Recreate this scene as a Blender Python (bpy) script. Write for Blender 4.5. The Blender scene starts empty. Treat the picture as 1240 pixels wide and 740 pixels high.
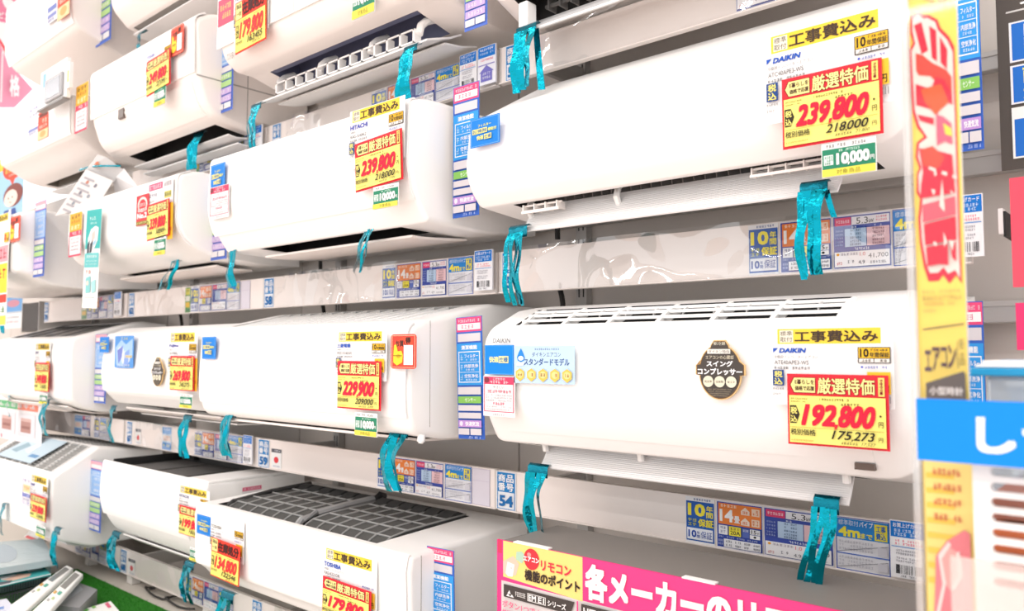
import bpy, bmesh, math, random
from mathutils import Vector, Matrix
random.seed(7)
S = bpy.context.scene
COL = S.collection

# ------------------------------------------------------------------ camera
F_PX, CX, CY, EYE = 956.0, 620.0, 370.0, 1.5
YAW, PITCH = math.radians(41), math.atan(55/956)
cam = bpy.data.cameras.new('camera'); camo = bpy.data.objects.new('camera', cam)
COL.objects.link(camo); S.camera = camo
camo.location = (0, 0, EYE); camo.rotation_euler = (math.pi/2 + PITCH, 0, YAW)
cam.sensor_width = 36; cam.lens = F_PX/1240*36; cam.clip_start = 0.02
cam.dof.use_dof = True; cam.dof.focus_distance = 1.35; cam.dof.aperture_fstop = 5.0

# ------------------------------------------------------------------ world and lights
S.view_settings.view_transform = 'Standard'; S.view_settings.look = 'None'
S.view_settings.gamma = 1; S.view_settings.use_curve_mapping = False
S.view_settings.exposure = 0.05
W = bpy.data.worlds.new('world'); S.world = W; W.use_nodes = True
W.node_tree.nodes['Background'].inputs[0].default_value = (0.985, 0.99, 1.0, 1)
W.node_tree.nodes['Background'].inputs[1].default_value = 1.65
def area(name, loc, sx, sy, power, col=(1, .99, .985), rot=(0, 0, 0)):
    l = bpy.data.lights.new(name, 'AREA'); l.shape = 'RECTANGLE'; l.size = sx; l.size_y = sy
    l.energy = power; l.color = col
    o = bpy.data.objects.new(name, l); COL.objects.link(o); o.location = loc; o.rotation_euler = rot
for k, y in enumerate((-0.6, -2.4, -4.2)):
    for x in (-7.0, -3.6, -0.2, 3.2):
        area('ceiling_tube_light', (x, y, 3.75), 3.0, .12, 29)

# ------------------------------------------------------------------ measuring helper: pixel of the photograph -> point on the plane y = Y
def at(px, py, Y):
    a = (px-CX)/F_PX; b = -(py-CY)/F_PX
    sy, cy, cp, sp = math.sin(YAW), math.cos(YAW), math.cos(PITCH), math.sin(PITCH)
    d = (-sy*cp + a*cy + b*sy*sp, cy*cp + a*sy - b*cy*sp, sp + b*cp)
    t = Y/d[1]
    return d[0]*t, EYE + d[2]*t

def atZ(px, py, Z):
    x, z = at(px, py, 1.0); t = (Z-EYE)/(z-EYE); return x*t, t
def atX(px, py, X):
    x, z = at(px, py, 1.0); t = X/x; return t, EYE+(z-EYE)*t

# ------------------------------------------------------------------ materials
MATS = {}
def lin(c):
    return c/12.92 if c <= .04045 else ((c+.055)/1.055)**2.4
def hexrgb(h, k=1.0):
    return tuple(lin(int(h[i:i+2], 16)/255)*k for i in (0, 2, 4)) + (1,)
def P(name, h, rough=.5, metal=0.0, k=.82, spec=.35, bump=0, scale=60):
    if name in MATS: return MATS[name]
    m = bpy.data.materials.new(name); m.use_nodes = True; nt = m.node_tree
    b = nt.nodes['Principled BSDF']
    b.inputs['Base Color'].default_value = hexrgb(h, k)
    b.inputs['Roughness'].default_value = rough; b.inputs['Metallic'].default_value = metal
    b.inputs['Specular IOR Level'].default_value = spec
    if bump:
        n = nt.nodes.new('ShaderNodeTexNoise'); n.inputs['Scale'].default_value = scale
        n.inputs['Detail'].default_value = 3
        tc = nt.nodes.new('ShaderNodeTexCoord'); nt.links.new(tc.outputs['Object'], n.inputs['Vector'])
        bp = nt.nodes.new('ShaderNodeBump'); bp.inputs['Strength'].default_value = bump
        bp.inputs['Distance'].default_value = .004
        nt.links.new(n.outputs['Fac'], bp.inputs['Height']); nt.links.new(bp.outputs[0], b.inputs['Normal'])
    MATS[name] = m; return m
def ink(h):                                    # printed colour on paper
    return P('print_'+h, h, .55, k=.86, spec=.2)
def clear(name, gloss, rough, tint=(1, 1, 1), bump=.0, scale=14, haze=0.0, hz=(1, 1, 1)):
    m = bpy.data.materials.new(name); m.use_nodes = True; nt = m.node_tree; nt.nodes.clear()
    out = nt.nodes.new('ShaderNodeOutputMaterial')
    t = nt.nodes.new('ShaderNodeBsdfTransparent'); t.inputs[0].default_value = (*tint, 1)
    g = nt.nodes.new('ShaderNodeBsdfGlossy'); g.inputs['Roughness'].default_value = rough
    mx = nt.nodes.new('ShaderNodeMixShader'); mx.inputs[0].default_value = gloss
    src = t
    if haze:
        d = nt.nodes.new('ShaderNodeBsdfDiffuse'); d.inputs[0].default_value = (*hz, 1)
        m2 = nt.nodes.new('ShaderNodeMixShader'); m2.inputs[0].default_value = haze
        nt.links.new(t.outputs[0], m2.inputs[1]); nt.links.new(d.outputs[0], m2.inputs[2]); src = m2
    nt.links.new(src.outputs[0], mx.inputs[1]); nt.links.new(g.outputs[0], mx.inputs[2])
    if bump:
        tc = nt.nodes.new('ShaderNodeTexCoord'); n = nt.nodes.new('ShaderNodeTexNoise')
        n.inputs['Scale'].default_value = scale; n.inputs['Detail'].default_value = 0.5
        nt.links.new(tc.outputs['Object'], n.inputs['Vector'])
        bp = nt.nodes.new('ShaderNodeBump'); bp.inputs['Strength'].default_value = bump; bp.inputs['Distance'].default_value = .05
        nt.links.new(n.outputs['Fac'], bp.inputs['Height']); nt.links.new(bp.outputs[0], g.inputs['Normal'])
    nt.links.new(mx.outputs[0], out.inputs[0])
    MATS[name] = m; return m

WHITE = P('white_plastic', 'FCFAF7', .38, k=.95, spec=.35)
WARM = P('warm_shaded_plastic', 'F6EEE8', .4, k=.95)  # white plastic tinted cream: warm underside shading put into the colour
SIDE = P('grey_white_plastic', 'EFEDEB', .42, k=.95)
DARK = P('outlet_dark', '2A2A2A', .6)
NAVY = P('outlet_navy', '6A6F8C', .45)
SEAM = P('seam_grey', 'B9B3AD', .6)
FILT = P('filter_grey', '565654', .7, bump=.3, scale=400)
FILTL = P('filter_light', 'C6C3BF', .7, bump=.3, scale=500)
RIB = P('filter_rib', 'A6A6A4', .5)
WALLM = P('wall_panel_grey', 'D6CEC7', .6, k=.97, bump=.04, scale=90)
STEEL = P('upright_steel', 'C9C5C1', .4, metal=.2)
RAILM = P('rail_beige', 'F2E8E2', .45, k=.95)
CABLE = P('cable_black', '2A2826', .5)
PAPER = P('paper_white', 'FBFAF8', .6, k=.9, spec=.2)
TEAL = P('teal_foil', '0B93A6', .14, metal=.92, k=1.0, bump=1.0, scale=48)
TEALD = P('teal_foil_tape', '04687A', .25, metal=.8, k=1.0, bump=.4, scale=90)
FILM = clear('wavy_film', .15, .05, bump=1.0, scale=8)
SHEET = clear('clear_sheet', .025, .05)
HAZY = clear('hazy_acrylic', .07, .08, tint=(.97, .93, .92), haze=.3, hz=(.92, .78, .74))

# ------------------------------------------------------------------ object helpers
def ob(name, mesh, parent=None):
    o = bpy.data.objects.new(name, mesh); COL.objects.link(o)
    if parent: o.parent = parent
    return o
def tag(o, label, cat, group=None, kind=None):
    o['label'] = label; o['category'] = cat
    if group: o['group'] = group
    if kind: o['kind'] = kind
    return o
def empty(name, loc, label, cat, group=None):
    o = bpy.data.objects.new(name, None); COL.objects.link(o); o.location = loc; o.empty_display_size = .05
    return tag(o, label, cat, group)
class MB:
    """collects faces with materials; world coordinates, shifted to the parent on build"""
    def __init__(s): s.v = []; s.f = []; s.m = []; s.mats = []
    def mi(s, m):
        if m not in s.mats: s.mats.append(m)
        return s.mats.index(m)
    def add(s, vs, fs, m):
        b = len(s.v); s.v += [tuple(v) for v in vs]; i = s.mi(m)
        for f in fs: s.f.append(tuple(b+k for k in f)); s.m.append(i)
    def box(s, x0, x1, y0, y1, z0, z1, m):
        s.add([(x0,y0,z0),(x1,y0,z0),(x1,y1,z0),(x0,y1,z0),(x0,y0,z1),(x1,y0,z1),(x1,y1,z1),(x0,y1,z1)],
              [(0,3,2,1),(4,5,6,7),(0,1,5,4),(1,2,6,5),(2,3,7,6),(3,0,4,7)], m)
    def bar(s, a, b, r, m, n=8, r2=None):
        a = Vector(a); b = Vector(b); d = (b-a).normalized(); r2 = r if r2 is None else r2
        u = d.orthogonal().normalized(); w = d.cross(u)
        vs = []
        for p, q in ((a, r), (b, r2)):
            for k in range(n):
                t = 2*math.pi*k/n; vs.append(p + (u*math.cos(t)+w*math.sin(t))*q)
        fs = [(k, (k+1) % n, n+(k+1) % n, n+k) for k in range(n)] + [tuple(range(n))[::-1], tuple(range(n, 2*n))]
        s.add(vs, fs, m)
    def tube(s, pts, r, m, n=8):
        pts = [Vector(p) for p in pts]; vs = []; N = len(pts)
        for i, p in enumerate(pts):
            d = (pts[min(i+1, N-1)] - pts[max(i-1, 0)]).normalized()
            u = d.cross(Vector((0.13, 1, .21))).normalized(); w = d.cross(u)
            for k in range(n):
                t = 2*math.pi*k/n; vs.append(p + (u*math.cos(t)+w*math.sin(t))*r)
        fs = [(i*n+k, i*n+(k+1) % n, (i+1)*n+(k+1) % n, (i+1)*n+k) for i in range(N-1) for k in range(n)]
        fs += [tuple(range(n))[::-1], tuple(range((N-1)*n, N*n))]
        s.add(vs, fs, m)
    def extr(s, poly, x0, x1, m, ins=0.0):
        """closed (y,z) polygon extruded along x"""
        n = len(poly); vs = [(x0, *p) for p in poly] + [(x1, *p) for p in poly]
        fs = [(k, (k+1) % n, n+(k+1) % n, n+k) for k in range(n)] + [tuple(range(n))[::-1], tuple(range(n, 2*n))]
        s.add(vs, fs, m)
    def build(s, name, parent=None, loc=None, smooth=35, bevel=0):
        me = bpy.data.meshes.new(name)
        org = Vector(loc) if loc is not None else (parent.matrix_world.translation if False else Vector((0, 0, 0)))
        if parent is not None:
            o_ = Vector(parent.location); p_ = parent.parent
            while p_ is not None: o_ += Vector(p_.location); p_ = p_.parent
            org = o_
        me.from_pydata([tuple(Vector(v)-org) for v in s.v], [], s.f)
        for m in s.mats: me.materials.append(m)
        for p, i in zip(me.polygons, s.m): p.material_index = i
        bm = bmesh.new(); bm.from_mesh(me); bmesh.ops.recalc_face_normals(bm, faces=bm.faces); bm.to_mesh(me); bm.free()
        if smooth:
            for p in me.polygons: p.use_smooth = True
            me.set_sharp_from_angle(angle=math.radians(smooth))
        me.update()
        o = ob(name, me, parent)
        if parent is None and loc is not None: o.location = loc
        if bevel:
            b = o.modifiers.new('bevel', 'BEVEL'); b.width = bevel; b.segments = 2; b.limit_method = 'ANGLE'
        return o

# ------------------------------------------------------------------ lettering and printed cards
TXT = {}
def text_mesh(s, bold=0.0, shear=0.0, res=2):
    k = (s, bold, shear, res)
    if k not in TXT:
        c = bpy.data.curves.new('t', 'FONT'); c.body = s; c.resolution_u = res; c.fill_mode = 'FRONT'
        c.shear = shear
        o = bpy.data.objects.new('t', c); COL.objects.link(o)
        dg = bpy.context.evaluated_depsgraph_get(); dg.update()
        me = bpy.data.meshes.new_from_object(o.evaluated_get(dg))
        vs = [(v.co.x, v.co.y) for v in me.vertices]; fs = [tuple(p.vertices) for p in me.polygons]
        bpy.data.objects.remove(o); bpy.data.curves.remove(c); bpy.data.meshes.remove(me)
        if bold > .004:                                # heavier weight: the glyphs stamped around themselves
            b = bold; n = len(vs); v0, f0 = vs, fs; vs = []; fs = []
            offs = [(b, b), (-b, b), (b, -b), (-b, -b)] + ([(0, 0), (b, 0), (-b, 0), (0, b), (0, -b)] if b > .035 else [])
            for i, (dx, dy) in enumerate(offs):
                vs += [(x+dx, y+dy) for x, y in v0]; fs += [tuple(k+i*n for k in f) for f in f0]
        x0 = min(v[0] for v in vs); x1 = max(v[0] for v in vs); y0 = min(v[1] for v in vs); y1 = max(v[1] for v in vs)
        nc = len(offs) if bold > .004 else 1; q = len(vs)//nc
        TXT[k] = ([((x-x0)/(x1-x0), (y1-y)/(y1-y0), i//q) for i, (x, y) in enumerate(vs)], fs, nc)
    return TXT[k]
class Card:
    """flat printed sheet; design box W x H, u right, v down; built 1 x 1 and scaled by the object"""
    def __init__(s, W, H, base='FBFAF8', th=.0008, corner=0, outline=None, basemat=None, bare=False):
        s.W = W; s.H = H; s.mb = MB(); s.L = 0; bm_ = basemat or ink(base)
        if outline: pts = outline
        elif corner:
            pts = []
            for cx, cy, a0 in ((W-corner, corner, -90), (W-corner, H-corner, 0), (corner, H-corner, 90), (corner, corner, 180)):
                for k in range(5):
                    a = math.radians(a0+k*22.5); pts.append((cx+corner*math.cos(a), cy+corner*math.sin(a)))
        else: pts = [(0,0),(W,0),(W,H),(0,H)]
        n = len(pts); f = [(u/W, 0, -v/H) for u, v in pts]; b = [(u/W, th, -v/H) for u, v in pts]
        if not bare: s.mb.add(f+b, [tuple(range(n))[::-1], tuple(range(n, 2*n))]+[(k, (k+1) % n, n+(k+1) % n, n+k) for k in range(n)], bm_)
    def poly(s, pts, c, m=None):
        s.L += 1; y = -.00012*s.L
        s.mb.add([(u/s.W, y, -v/s.H) for u, v in pts], [tuple(range(len(pts)))[::-1]], m or ink(c))
    def R(s, x0, y0, x1, y1, c): s.poly([(x0,y0),(x1,y0),(x1,y1),(x0,y1)], c)
    def frame(s, x0, y0, x1, y1, t, c):
        for q in ((x0,y0,x1,y0+t),(x0,y1-t,x1,y1),(x0,y0,x0+t,y1),(x1-t,y0,x1,y1)): s.R(*q, c)
    def E(s, cx, cy, rx, ry, c, n=20):
        s.poly([(cx+rx*math.cos(2*math.pi*k/n), cy+ry*math.sin(2*math.pi*k/n)) for k in range(n)], c)
    def T(s, t, x0, y0, x1, y1, c, bold=.012, shear=0, out=None, ow=.05, res=2):
        if out:
            e = ow*(y1-y0)*.9
            s.T(t, x0-e, y0-e, x1+e, y1+e, out, bold+ow, shear, res=res)
        vs, fs, nc = text_mesh(t, bold, shear, res); s.L += 1; y = -.00012*s.L
        s.mb.add([((x0+(x1-x0)*u)/s.W, y-2e-5*i, -(y0+(y1-y0)*v)/s.H) for u, v, i in vs], fs, ink(c)); s.L += nc*2e-5/.00012
    def scrib(s, x0, y0, x1, y1, c, n=None):
        """a line of print too small to read"""
        h = y1-y0; n = n or max(3, int((x1-x0)/(h*.95))); w = (x1-x0)/n; r = random.Random(int(x0*31+y0*17+x1*7)); s.L += 1; y = -.00012*s.L
        for k in range(n):
            if r.random() < .07: continue
            a = x0+k*w
            for j in range(3):
                if r.random() < .75:
                    yy = y0+h*(.08+.36*j)
                    s.mb.add([(q[0]/s.W, y, -q[1]/s.H) for q in ((a+w*.1,yy),(a+w*.85,yy),(a+w*.85,yy+h*.16),(a+w*.1,yy+h*.16))], [(3,2,1,0)], ink(c))
            xx = a+w*(.2+.5*r.random())
            s.mb.add([(q[0]/s.W, y, -q[1]/s.H) for q in ((xx,y0),(xx+w*.18,y0),(xx+w*.18,y1),(xx,y1))], [(3,2,1,0)], ink(c))
    def bars(s, x0, y0, x1, y1, c='222222', n=26):
        r = random.Random(5); x = x0; w = (x1-x0)/n
        s.L += 1; y = -.00012*s.L
        for k in range(n):
            if r.random() < .3: continue
            a = x0+k*w; b = a+w*r.choice((.35, .6, .9))
            s.mb.add([(q[0]/s.W, y, -q[1]/s.H) for q in ((a,y0),(b,y0),(b,y1),(a,y1))], [(3,2,1,0)], ink(c))
    def mesh(s, name):
        me = bpy.data.meshes.new(name); me.from_pydata(s.mb.v, [], s.mb.f)
        for m in s.mb.mats: me.materials.append(m)
        for p, i in zip(me.polygons, s.mb.m): p.material_index = i
        me.update(); return me
CARDS = {}
def place(key, fn, name, x0, z1, x1, z0, Y, label=None, cat=None, group=None, parent=None, tilt=0, roll=0):
    """put a printed sheet at x0..x1, z0..z1 on the plane y = Y, facing the aisle"""
    if key not in CARDS: CARDS[key] = fn().mesh(name)
    o = ob(name, CARDS[key]); o.scale = (x1-x0, 1, z1-z0)
    if tilt or roll: o.rotation_euler = (tilt, roll, 0)
    o.location = (x0, Y, z1)
    if parent:
        o.location = Vector(o.location)-Vector(parent.location); o.parent = parent
    if label: tag(o, label, cat, group)
    return o
def put(key, fn, name, tl, br, Y, *a, **k):
    x0, z1 = at(*tl, Y); x1, z0 = at(*br, Y)
    return place(key, fn, name, x0, z1, x1, z0, Y, *a, **k)
def cm(mb):       # reuse of Card.mb faces is only through mesh()
    return mb

# ================================================================== SETTING
WALL_Y, RAIL_Y, DECK_Z = 1.455, 1.25, .68
BAY = .907; BX = -1.126                       # left edge of the nearest full bay, at the rail
def bay(k): return BX - BAY*k                 # k = 0 nearest
def structure(o, **k): o['kind'] = 'structure'; return o
m = MB(); m.box(-9.5, 6, -7, 2.2, -.1, 0, P('floor_tile', 'F2DDD2', .35, k=.95)); structure(m.build('floor'))
m = MB(); m.box(-9.5, 6, -7, 2.2, 4.0, 4.1, P('ceiling_white', 'F4F4F2', .8)); structure(m.build('ceiling'))
m = MB(); m.box(-9.6, -9.4, -7, 2.2, 0, 4.0, P('far_wall', 'F6F4F3', .8, k=.95)); structure(m.build('wall_left'))
m = MB()
for x0, x1 in ((-5.87, -4.97), (-4.965, -4.065), (-4.06, -3.155), (-3.15, -2.245), (-2.24, -1.335), (-1.33, -.425), (-.42, .9)):
    m.box(x0+.09, x1+.09, WALL_Y, WALL_Y+.05, 0, 2.25 if x1 < -4 else 3.3, WALLM)
structure(m.build('wall_back'))
# gondola base deck
m = MB(); m.box(-5.6, 1.2, .62, WALL_Y-.001, DECK_Z-.05, DECK_Z, P('deck_beige', 'E2DACF', .5)); m.box(-5.6, 1.2, .66, WALL_Y-.001, 0, DECK_Z-.05, P('deck_skirt', 'E6E2DE', .5))
deck = m.build('display_deck'); tag(deck, 'long beige base deck along the foot of the shelf wall', 'display deck')
m = MB(); m.box(-3.2, -2.15, .64, 1.2, DECK_Z+.0005, DECK_Z+.006, P('turf_green', '359A24', .9, k=.75, bump=1, scale=600))
rr = random.Random(3)
for k in range(9000):
    x = rr.uniform(-3.19, -2.16); y = rr.uniform(.9, 1.2)
    a = rr.uniform(0, 6.28); h = rr.uniform(.003, .006); w = .0012
    m.add([(x-w*math.cos(a), y-w*math.sin(a), DECK_Z+.005), (x+w*math.cos(a), y+w*math.sin(a), DECK_Z+.005), (x+rr.uniform(-.004,.004), y+rr.uniform(-.004,.004), DECK_Z+.006+h)], [(0,1,2)], MATS['turf_green'])
mat_ = m.build('turf_mat', smooth=0); tag(mat_, 'green artificial turf mat laid on the base deck', 'mat', kind='stuff')

# slotted uprights on the wall
for k, x in enumerate((-3.73, -2.83, -1.935, -1.04, -.13)):
    m = MB(); m.box(x-.014, x+.014, WALL_Y-.022, WALL_Y-.0005, .68, 3.3, STEEL)
    for q in range(52):
        z = .72+q*.05
        for s in (-.006, .006): m.box(x+s-.0016, x+s+.0016, WALL_Y-.0226, WALL_Y-.0219, z, z+.03, DARK)
    o = m.build('wall_upright')
    tag(o, ('slotted grey steel upright on the wall at the far left end', 'slotted grey steel upright behind the second bay from the left', 'slotted grey steel upright seen left of the middle column of air conditioners', 'slotted grey steel upright on the wall behind the large right-hand air conditioners', 'slotted grey steel upright behind the tall yellow banner')[k], 'upright')

# ================================================================== PRICE RAILS
RZ = {0: (2.53, 2.611), 1: (2.075, 2.156), 2: (1.622, 1.711), 3: (1.167, 1.250), 4: (.712, .795)}
ROWN = {0: 'top', 1: 'first', 2: 'second', 3: 'third', 4: 'lowest'}
BAYN = {0: 'nearest bay', 1: 'second bay', 2: 'third bay', 3: 'fourth bay'}
UNDER = {(1,0): 'below the cut-off unit at top right', (1,1): 'below the open-louvre unit',
  (1,2): 'below the upper-left unit with square sensor', (2,0): 'below the upper-right 239800-yen unit',
  (2,1): 'below the middle 239800-yen unit', (2,2): 'below the unit with the No.2 sticker', (2,3): 'below the leftmost second-row unit',
  (3,0): 'below the 192800-yen unit', (3,1): 'below the 229900-yen unit', (3,2): 'below the 269800-yen unit',
  (3,3): 'below the leftmost third-row unit', (4,1): 'below the filter-open foreground unit', (4,2): 'below the 199800-yen unit', (4,3): 'below the grey-grilled unit at lower left', (2,4): 'at the far left end of the second row'}
for (r, b), where in UNDER.items():
    z0, z1 = RZ[r]; xa, xb = bay(b)+.004, bay(b-1)-.004
    if b == 0: xb = -.235
    if b == 4: xb = -4.26
    if (r, b) == (2, 3): xa = -3.765
    root = empty('price_rail', ((xa+xb)/2, RAIL_Y, z0), 'beige shelf-edge price rail '+where, 'price rail', 'beige price rails of the shelf wall')
    m = MB(); m.box(xa, xb, RAIL_Y, RAIL_Y+.012, z0, z1, RAILM); m.box(xa, xb, RAIL_Y-.004, RAIL_Y, z0, z0+.003, RAILM)
    m.build('strip', root, bevel=.001)
    m = MB(); m.box(xa, xa+.005, RAIL_Y-.001, RAIL_Y+.0, z0, z1, P('rail_end', 'E3DBD5', .4)); m.build('end_cap', root)
    m = MB(); m.box(xb-.005, xb, RAIL_Y-.001, RAIL_Y+.0, z0, z1, MATS['rail_end']); m.build('end_cap', root)
    for x in (xa+.084,):          # cantilever arm back to the upright
        m = MB(); m.box(x-.006, x+.006, RAIL_Y+.012, WALL_Y-.001, z0+.02, z1-.015, STEEL); m.build('bracket', root)
    if r == 4:
        for x in (xa+.06, xb-.3): m = MB(); m.box(x-.02, x+.02, RAIL_Y+.002, RAIL_Y+.035, DECK_Z, z0, P('foot_white', 'EFEAE4', .5)); m.build('support_foot', root, bevel=.003)
    # wavy clear film over part of the rail
    if r == 3 and b < 2: continue
    n = 40; f0, f1 = {(2,0): (xa+.06, xb-.02), (2,1): (xa+.05, xb-.25), (1,0): (xa+.1, xb-.1), (1,1): (xa+.1, xb-.2)}.get((r, b), (xa+.08, xb-.12))
    m = MB(); vs = []; fs = []
    for k in range(n+1):
        t = k/n; x = f0+(f1-f0)*t
        y = RAIL_Y-.0055-.0016*math.sin(t*23+r)*math.sin(t*7+b)
        vs += [(x, y, z0+.002), (x, y-.001*math.sin(t*31), (z0+z1)/2), (x, y, z1+.006)]
    for k in range(n): fs += [(3*k, 3*k+3, 3*k+4, 3*k+1), (3*k+1, 3*k+4, 3*k+5, 3*k+2)]
    m.add(vs, fs, FILM); m.build('clear_film', root)
# horizontal hanging bars that carry the air conditioners
for z, w, nm in ((2.36, .042, 'behind the top row'), (1.955, .03, 'high behind the second row'), (1.795, .036, 'low behind the second row'), (1.56, .034, 'behind the third row'), (.99, .04, 'behind the lowest row')):
    root = empty('hanging_bar', (-1.6, WALL_Y-.03, z), 'long flat grey steel bar on the wall '+nm, 'hanging bar')
    m = MB(); m.box(-4.3, .7, WALL_Y-.045, WALL_Y-.023, z-w/2, z+w/2, P('bar_steel', 'C4C1BE', .35, metal=.2)); m.build('bar', root, bevel=.002)
    m = MB(); m.box(-4.3, .7, WALL_Y-.047, WALL_Y-.045, z+w/2-.008, z+w/2, STEEL); m.build('lip', root)
# black hanging cables / bracket curves on the wall
for k, (px, py, where) in enumerate(((707, 352, 'above the 192800-yen air conditioner'), (412, 372, 'above the 229900-yen air conditioner'), (236, 388, 'above the 269800-yen air conditioner'), (700, 255, 'between the two large right-hand air conditioners'), (407, 300, 'under the middle 239800-yen air conditioner'))):
    x, z = at(px, py, WALL_Y-.03); m = MB(); pts = []
    for q in range(13):
        t = q/12; pts.append((x-.135+.10*math.sin(t*1.57), WALL_Y-.06, z+.075-.12*(1-math.cos(t*1.57))-(.02 if t > .95 else 0)))
    m.tube(pts, .006, CABLE); tag(m.build('power_cable'), 'short curved black cable against the grey wall '+where, 'cable')

# ---- printed cards of the rails
def c_ten():
    c = Card(50, 88, 'F6F6F8'); c.R(1, 8, 49, 84, '2C62B8'); c.scrib(14, 2, 44, 6, '4A68A8')
    c.T('10', 4, 12, 34, 36, 'FFF04A', .035); c.T('年', 36, 14, 47, 25, 'FFF04A', .02); c.T('間', 36, 26, 47, 37, 'FFF04A', .02)
    c.T('保証', 22, 40, 48, 55, 'FFF04A', .03); c.scrib(4, 41, 20, 47, 'CDD26A', 2); c.scrib(4, 49, 20, 55, 'CDD26A', 2)
    c.R(3, 59, 47, 81, 'F2F5FC'); c.T('10', 5, 63, 19, 77, '2C4FA8', .03); c.T('年', 20, 64, 25, 70, '2C4FA8'); c.T('間', 20, 71, 25, 77, '2C4FA8'); c.T('保証', 27, 63, 46, 77, '2C4FA8', .0); return c
def c_fourteen():
    c = Card(66, 88, 'EDEBF2'); c.R(1, 2, 65, 86, '3B50A8'); c.R(3, 4, 64, 43, 'F58A42'); c.scrib(6, 6, 30, 11, 'FFE6D0')
    c.T('14', 5, 15, 25, 38, 'FFFFFF', .035); c.T('畳', 26, 25, 34, 38, 'FFFFFF', .02)
    for y in (7, 26):
        c.poly([(36,y+7),(42,y),(48,y+7),(48,y+14),(36,y+14)], 'FFE9D8'); c.R(51, y+1, 62, y+14, 'FFDFC6'); c.scrib(52, y+3, 61, y+7, 'E87B33', 2); c.scrib(52, y+8, 61, y+12, 'E87B33', 2); c.scrib(38, y+7, 46, y+12, 'E87B33', 2)
    c.R(4, 45, 17, 62, 'F4F4F8'); c.scrib(6, 47, 15, 52, '8A90B0', 2); c.scrib(6, 54, 15, 59, '8A90B0', 2)
    c.R(19, 45, 36, 62, 'F8E94A'); c.T('20A', 21, 53, 35, 60, '333333'); c.scrib(21, 47, 34, 51, '555555')
    c.R(38, 45, 48, 62, '5C70BC'); c.scrib(39, 47, 47, 51, 'E8ECF8', 3); c.R(49, 45, 63, 54, 'F4F4F8'); c.T('15', 51, 46, 58, 53, '333333'); c.scrib(59, 49, 62, 53, '333333', 2); c.R(49, 55, 63, 62, 'F4F4F8'); c.E(56, 58.5, 2, 2, '222222', 10)
    c.R(12, 69, 64, 84, 'F6F6FA'); c.scrib(4, 64, 60, 67, 'B9C4EA'); c.scrib(4, 71, 11, 75, 'B9C4EA', 3); c.scrib(4, 77, 11, 81, 'B9C4EA', 3)
    for x in (15, 28, 41, 54): c.scrib(x, 71, x+9, 75, '6A6A78', 4); c.scrib(x, 78, x+9, 82, '6A6A78', 4)
    return c
def c_table():
    c = Card(84, 88, 'EDEBF2'); c.R(1, 2, 83, 86, '4355AC'); c.R(3, 4, 27, 17, 'EC4A78'); c.scrib(5, 8, 25, 13, 'FFE0EA', 6); c.R(28, 4, 82, 17, 'F8F6FA')
    c.T('5.3', 35, 6, 52, 16, '333338', .0); c.T('kW', 53, 10, 60, 16, '333338'); c.scrib(63, 6, 79, 9, 'F07A90'); c.scrib(63, 11, 79, 14, 'F07A90')
    c.R(18, 23, 49, 52, 'C3DAF4'); c.R(50, 23, 82, 52, 'F6CFD4'); c.scrib(28, 19, 40, 22, 'DDE6F8', 3); c.scrib(60, 19, 72, 22, 'DDE6F8', 3)
    for y in (24, 30, 36, 42, 47):
        c.scrib(26, y, 42, y+3.4, '5F7698', 6); c.scrib(58, y, 75, y+3.4, '98707A', 6); c.scrib(4, y, 16, y+3, 'AAB8E4', 4)
    c.scrib(32, 54, 54, 58, 'DDE6F8', 7); c.R(3, 60, 82, 84, 'F8F6F8'); c.T('41,700', 52, 65, 80, 73, '555560', .0)
    c.E(8, 64, 2.4, 2.4, 'F0A830', 5); c.scrib(12, 62, 38, 66, 'B0A8B4'); c.T('1.0', 40, 62, 48, 68, 'E87A80', 0); c.scrib(22, 74, 32, 79, '777780', 3); c.T('4.9', 38, 75, 47, 81, '666670', 0); c.scrib(6, 76, 14, 81, 'D88888', 3); c.scrib(54, 77, 78, 81, 'A0A0A8'); return c
def c_pipe():
    c = Card(74, 88, 'F3F2F6'); c.frame(0, 0, 74, 88, 1.4, '4A68C0'); c.R(1, 2, 73, 34, '2E8BDA')
    c.T('標準取付', 4, 4, 32, 13, 'E4EEF8', .0); c.T('パイプ', 33, 4, 52, 13, 'FFFFFF', .01); c.T('4m', 4, 15, 34, 32, 'FFF04A', .035); c.T('まで', 35, 23, 51, 32, 'FFF04A', .02)
    c.R(54, 5, 71, 32, 'F8E94A'); c.T('工事', 56, 7, 69, 18, '2E6BB8', .02); c.T('費込', 56, 19, 69, 30, '2E6BB8', .02)
    c.R(1, 59, 73, 61, '5A78C8')
    for y in (38, 64):
        for q in range(3): c.scrib(4, y+q*6, 52, y+q*6+4, 'CFCED6')
        c.poly([(2, y+19.4), (72, y+1), (72, y+2), (2, y+20.4)], '8C8C96'); c.R(58, y+4, 71, y+18, 'DEDCE4')
    return c
def c_memo():
    c = Card(44, 76, 'FBFAFC', th=.004); c.R(1, 1, 43, 22, '1B7BD6'); c.T('お買上げカード', 4, 3, 40, 9, 'FFFFFF', .01); c.scrib(5, 11, 39, 15, 'CFE4FA'); c.scrib(5, 16, 36, 20, 'CFE4FA')
    c.R(4, 24, 40, 33, 'FFFFFF'); c.scrib(6, 25, 36, 28, 'F0708A'); c.scrib(6, 29, 40, 32, 'F0708A'); c.R(2, 34, 42, 35, '5A9AE0')
    for y in (38, 42, 48, 52): c.scrib(7, y, 34, y+2.6, 'A4A2AC')
    c.bars(7, 58, 38, 70, '3A3A3E'); c.scrib(12, 71.5, 32, 74, '7A7A80'); return c
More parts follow.
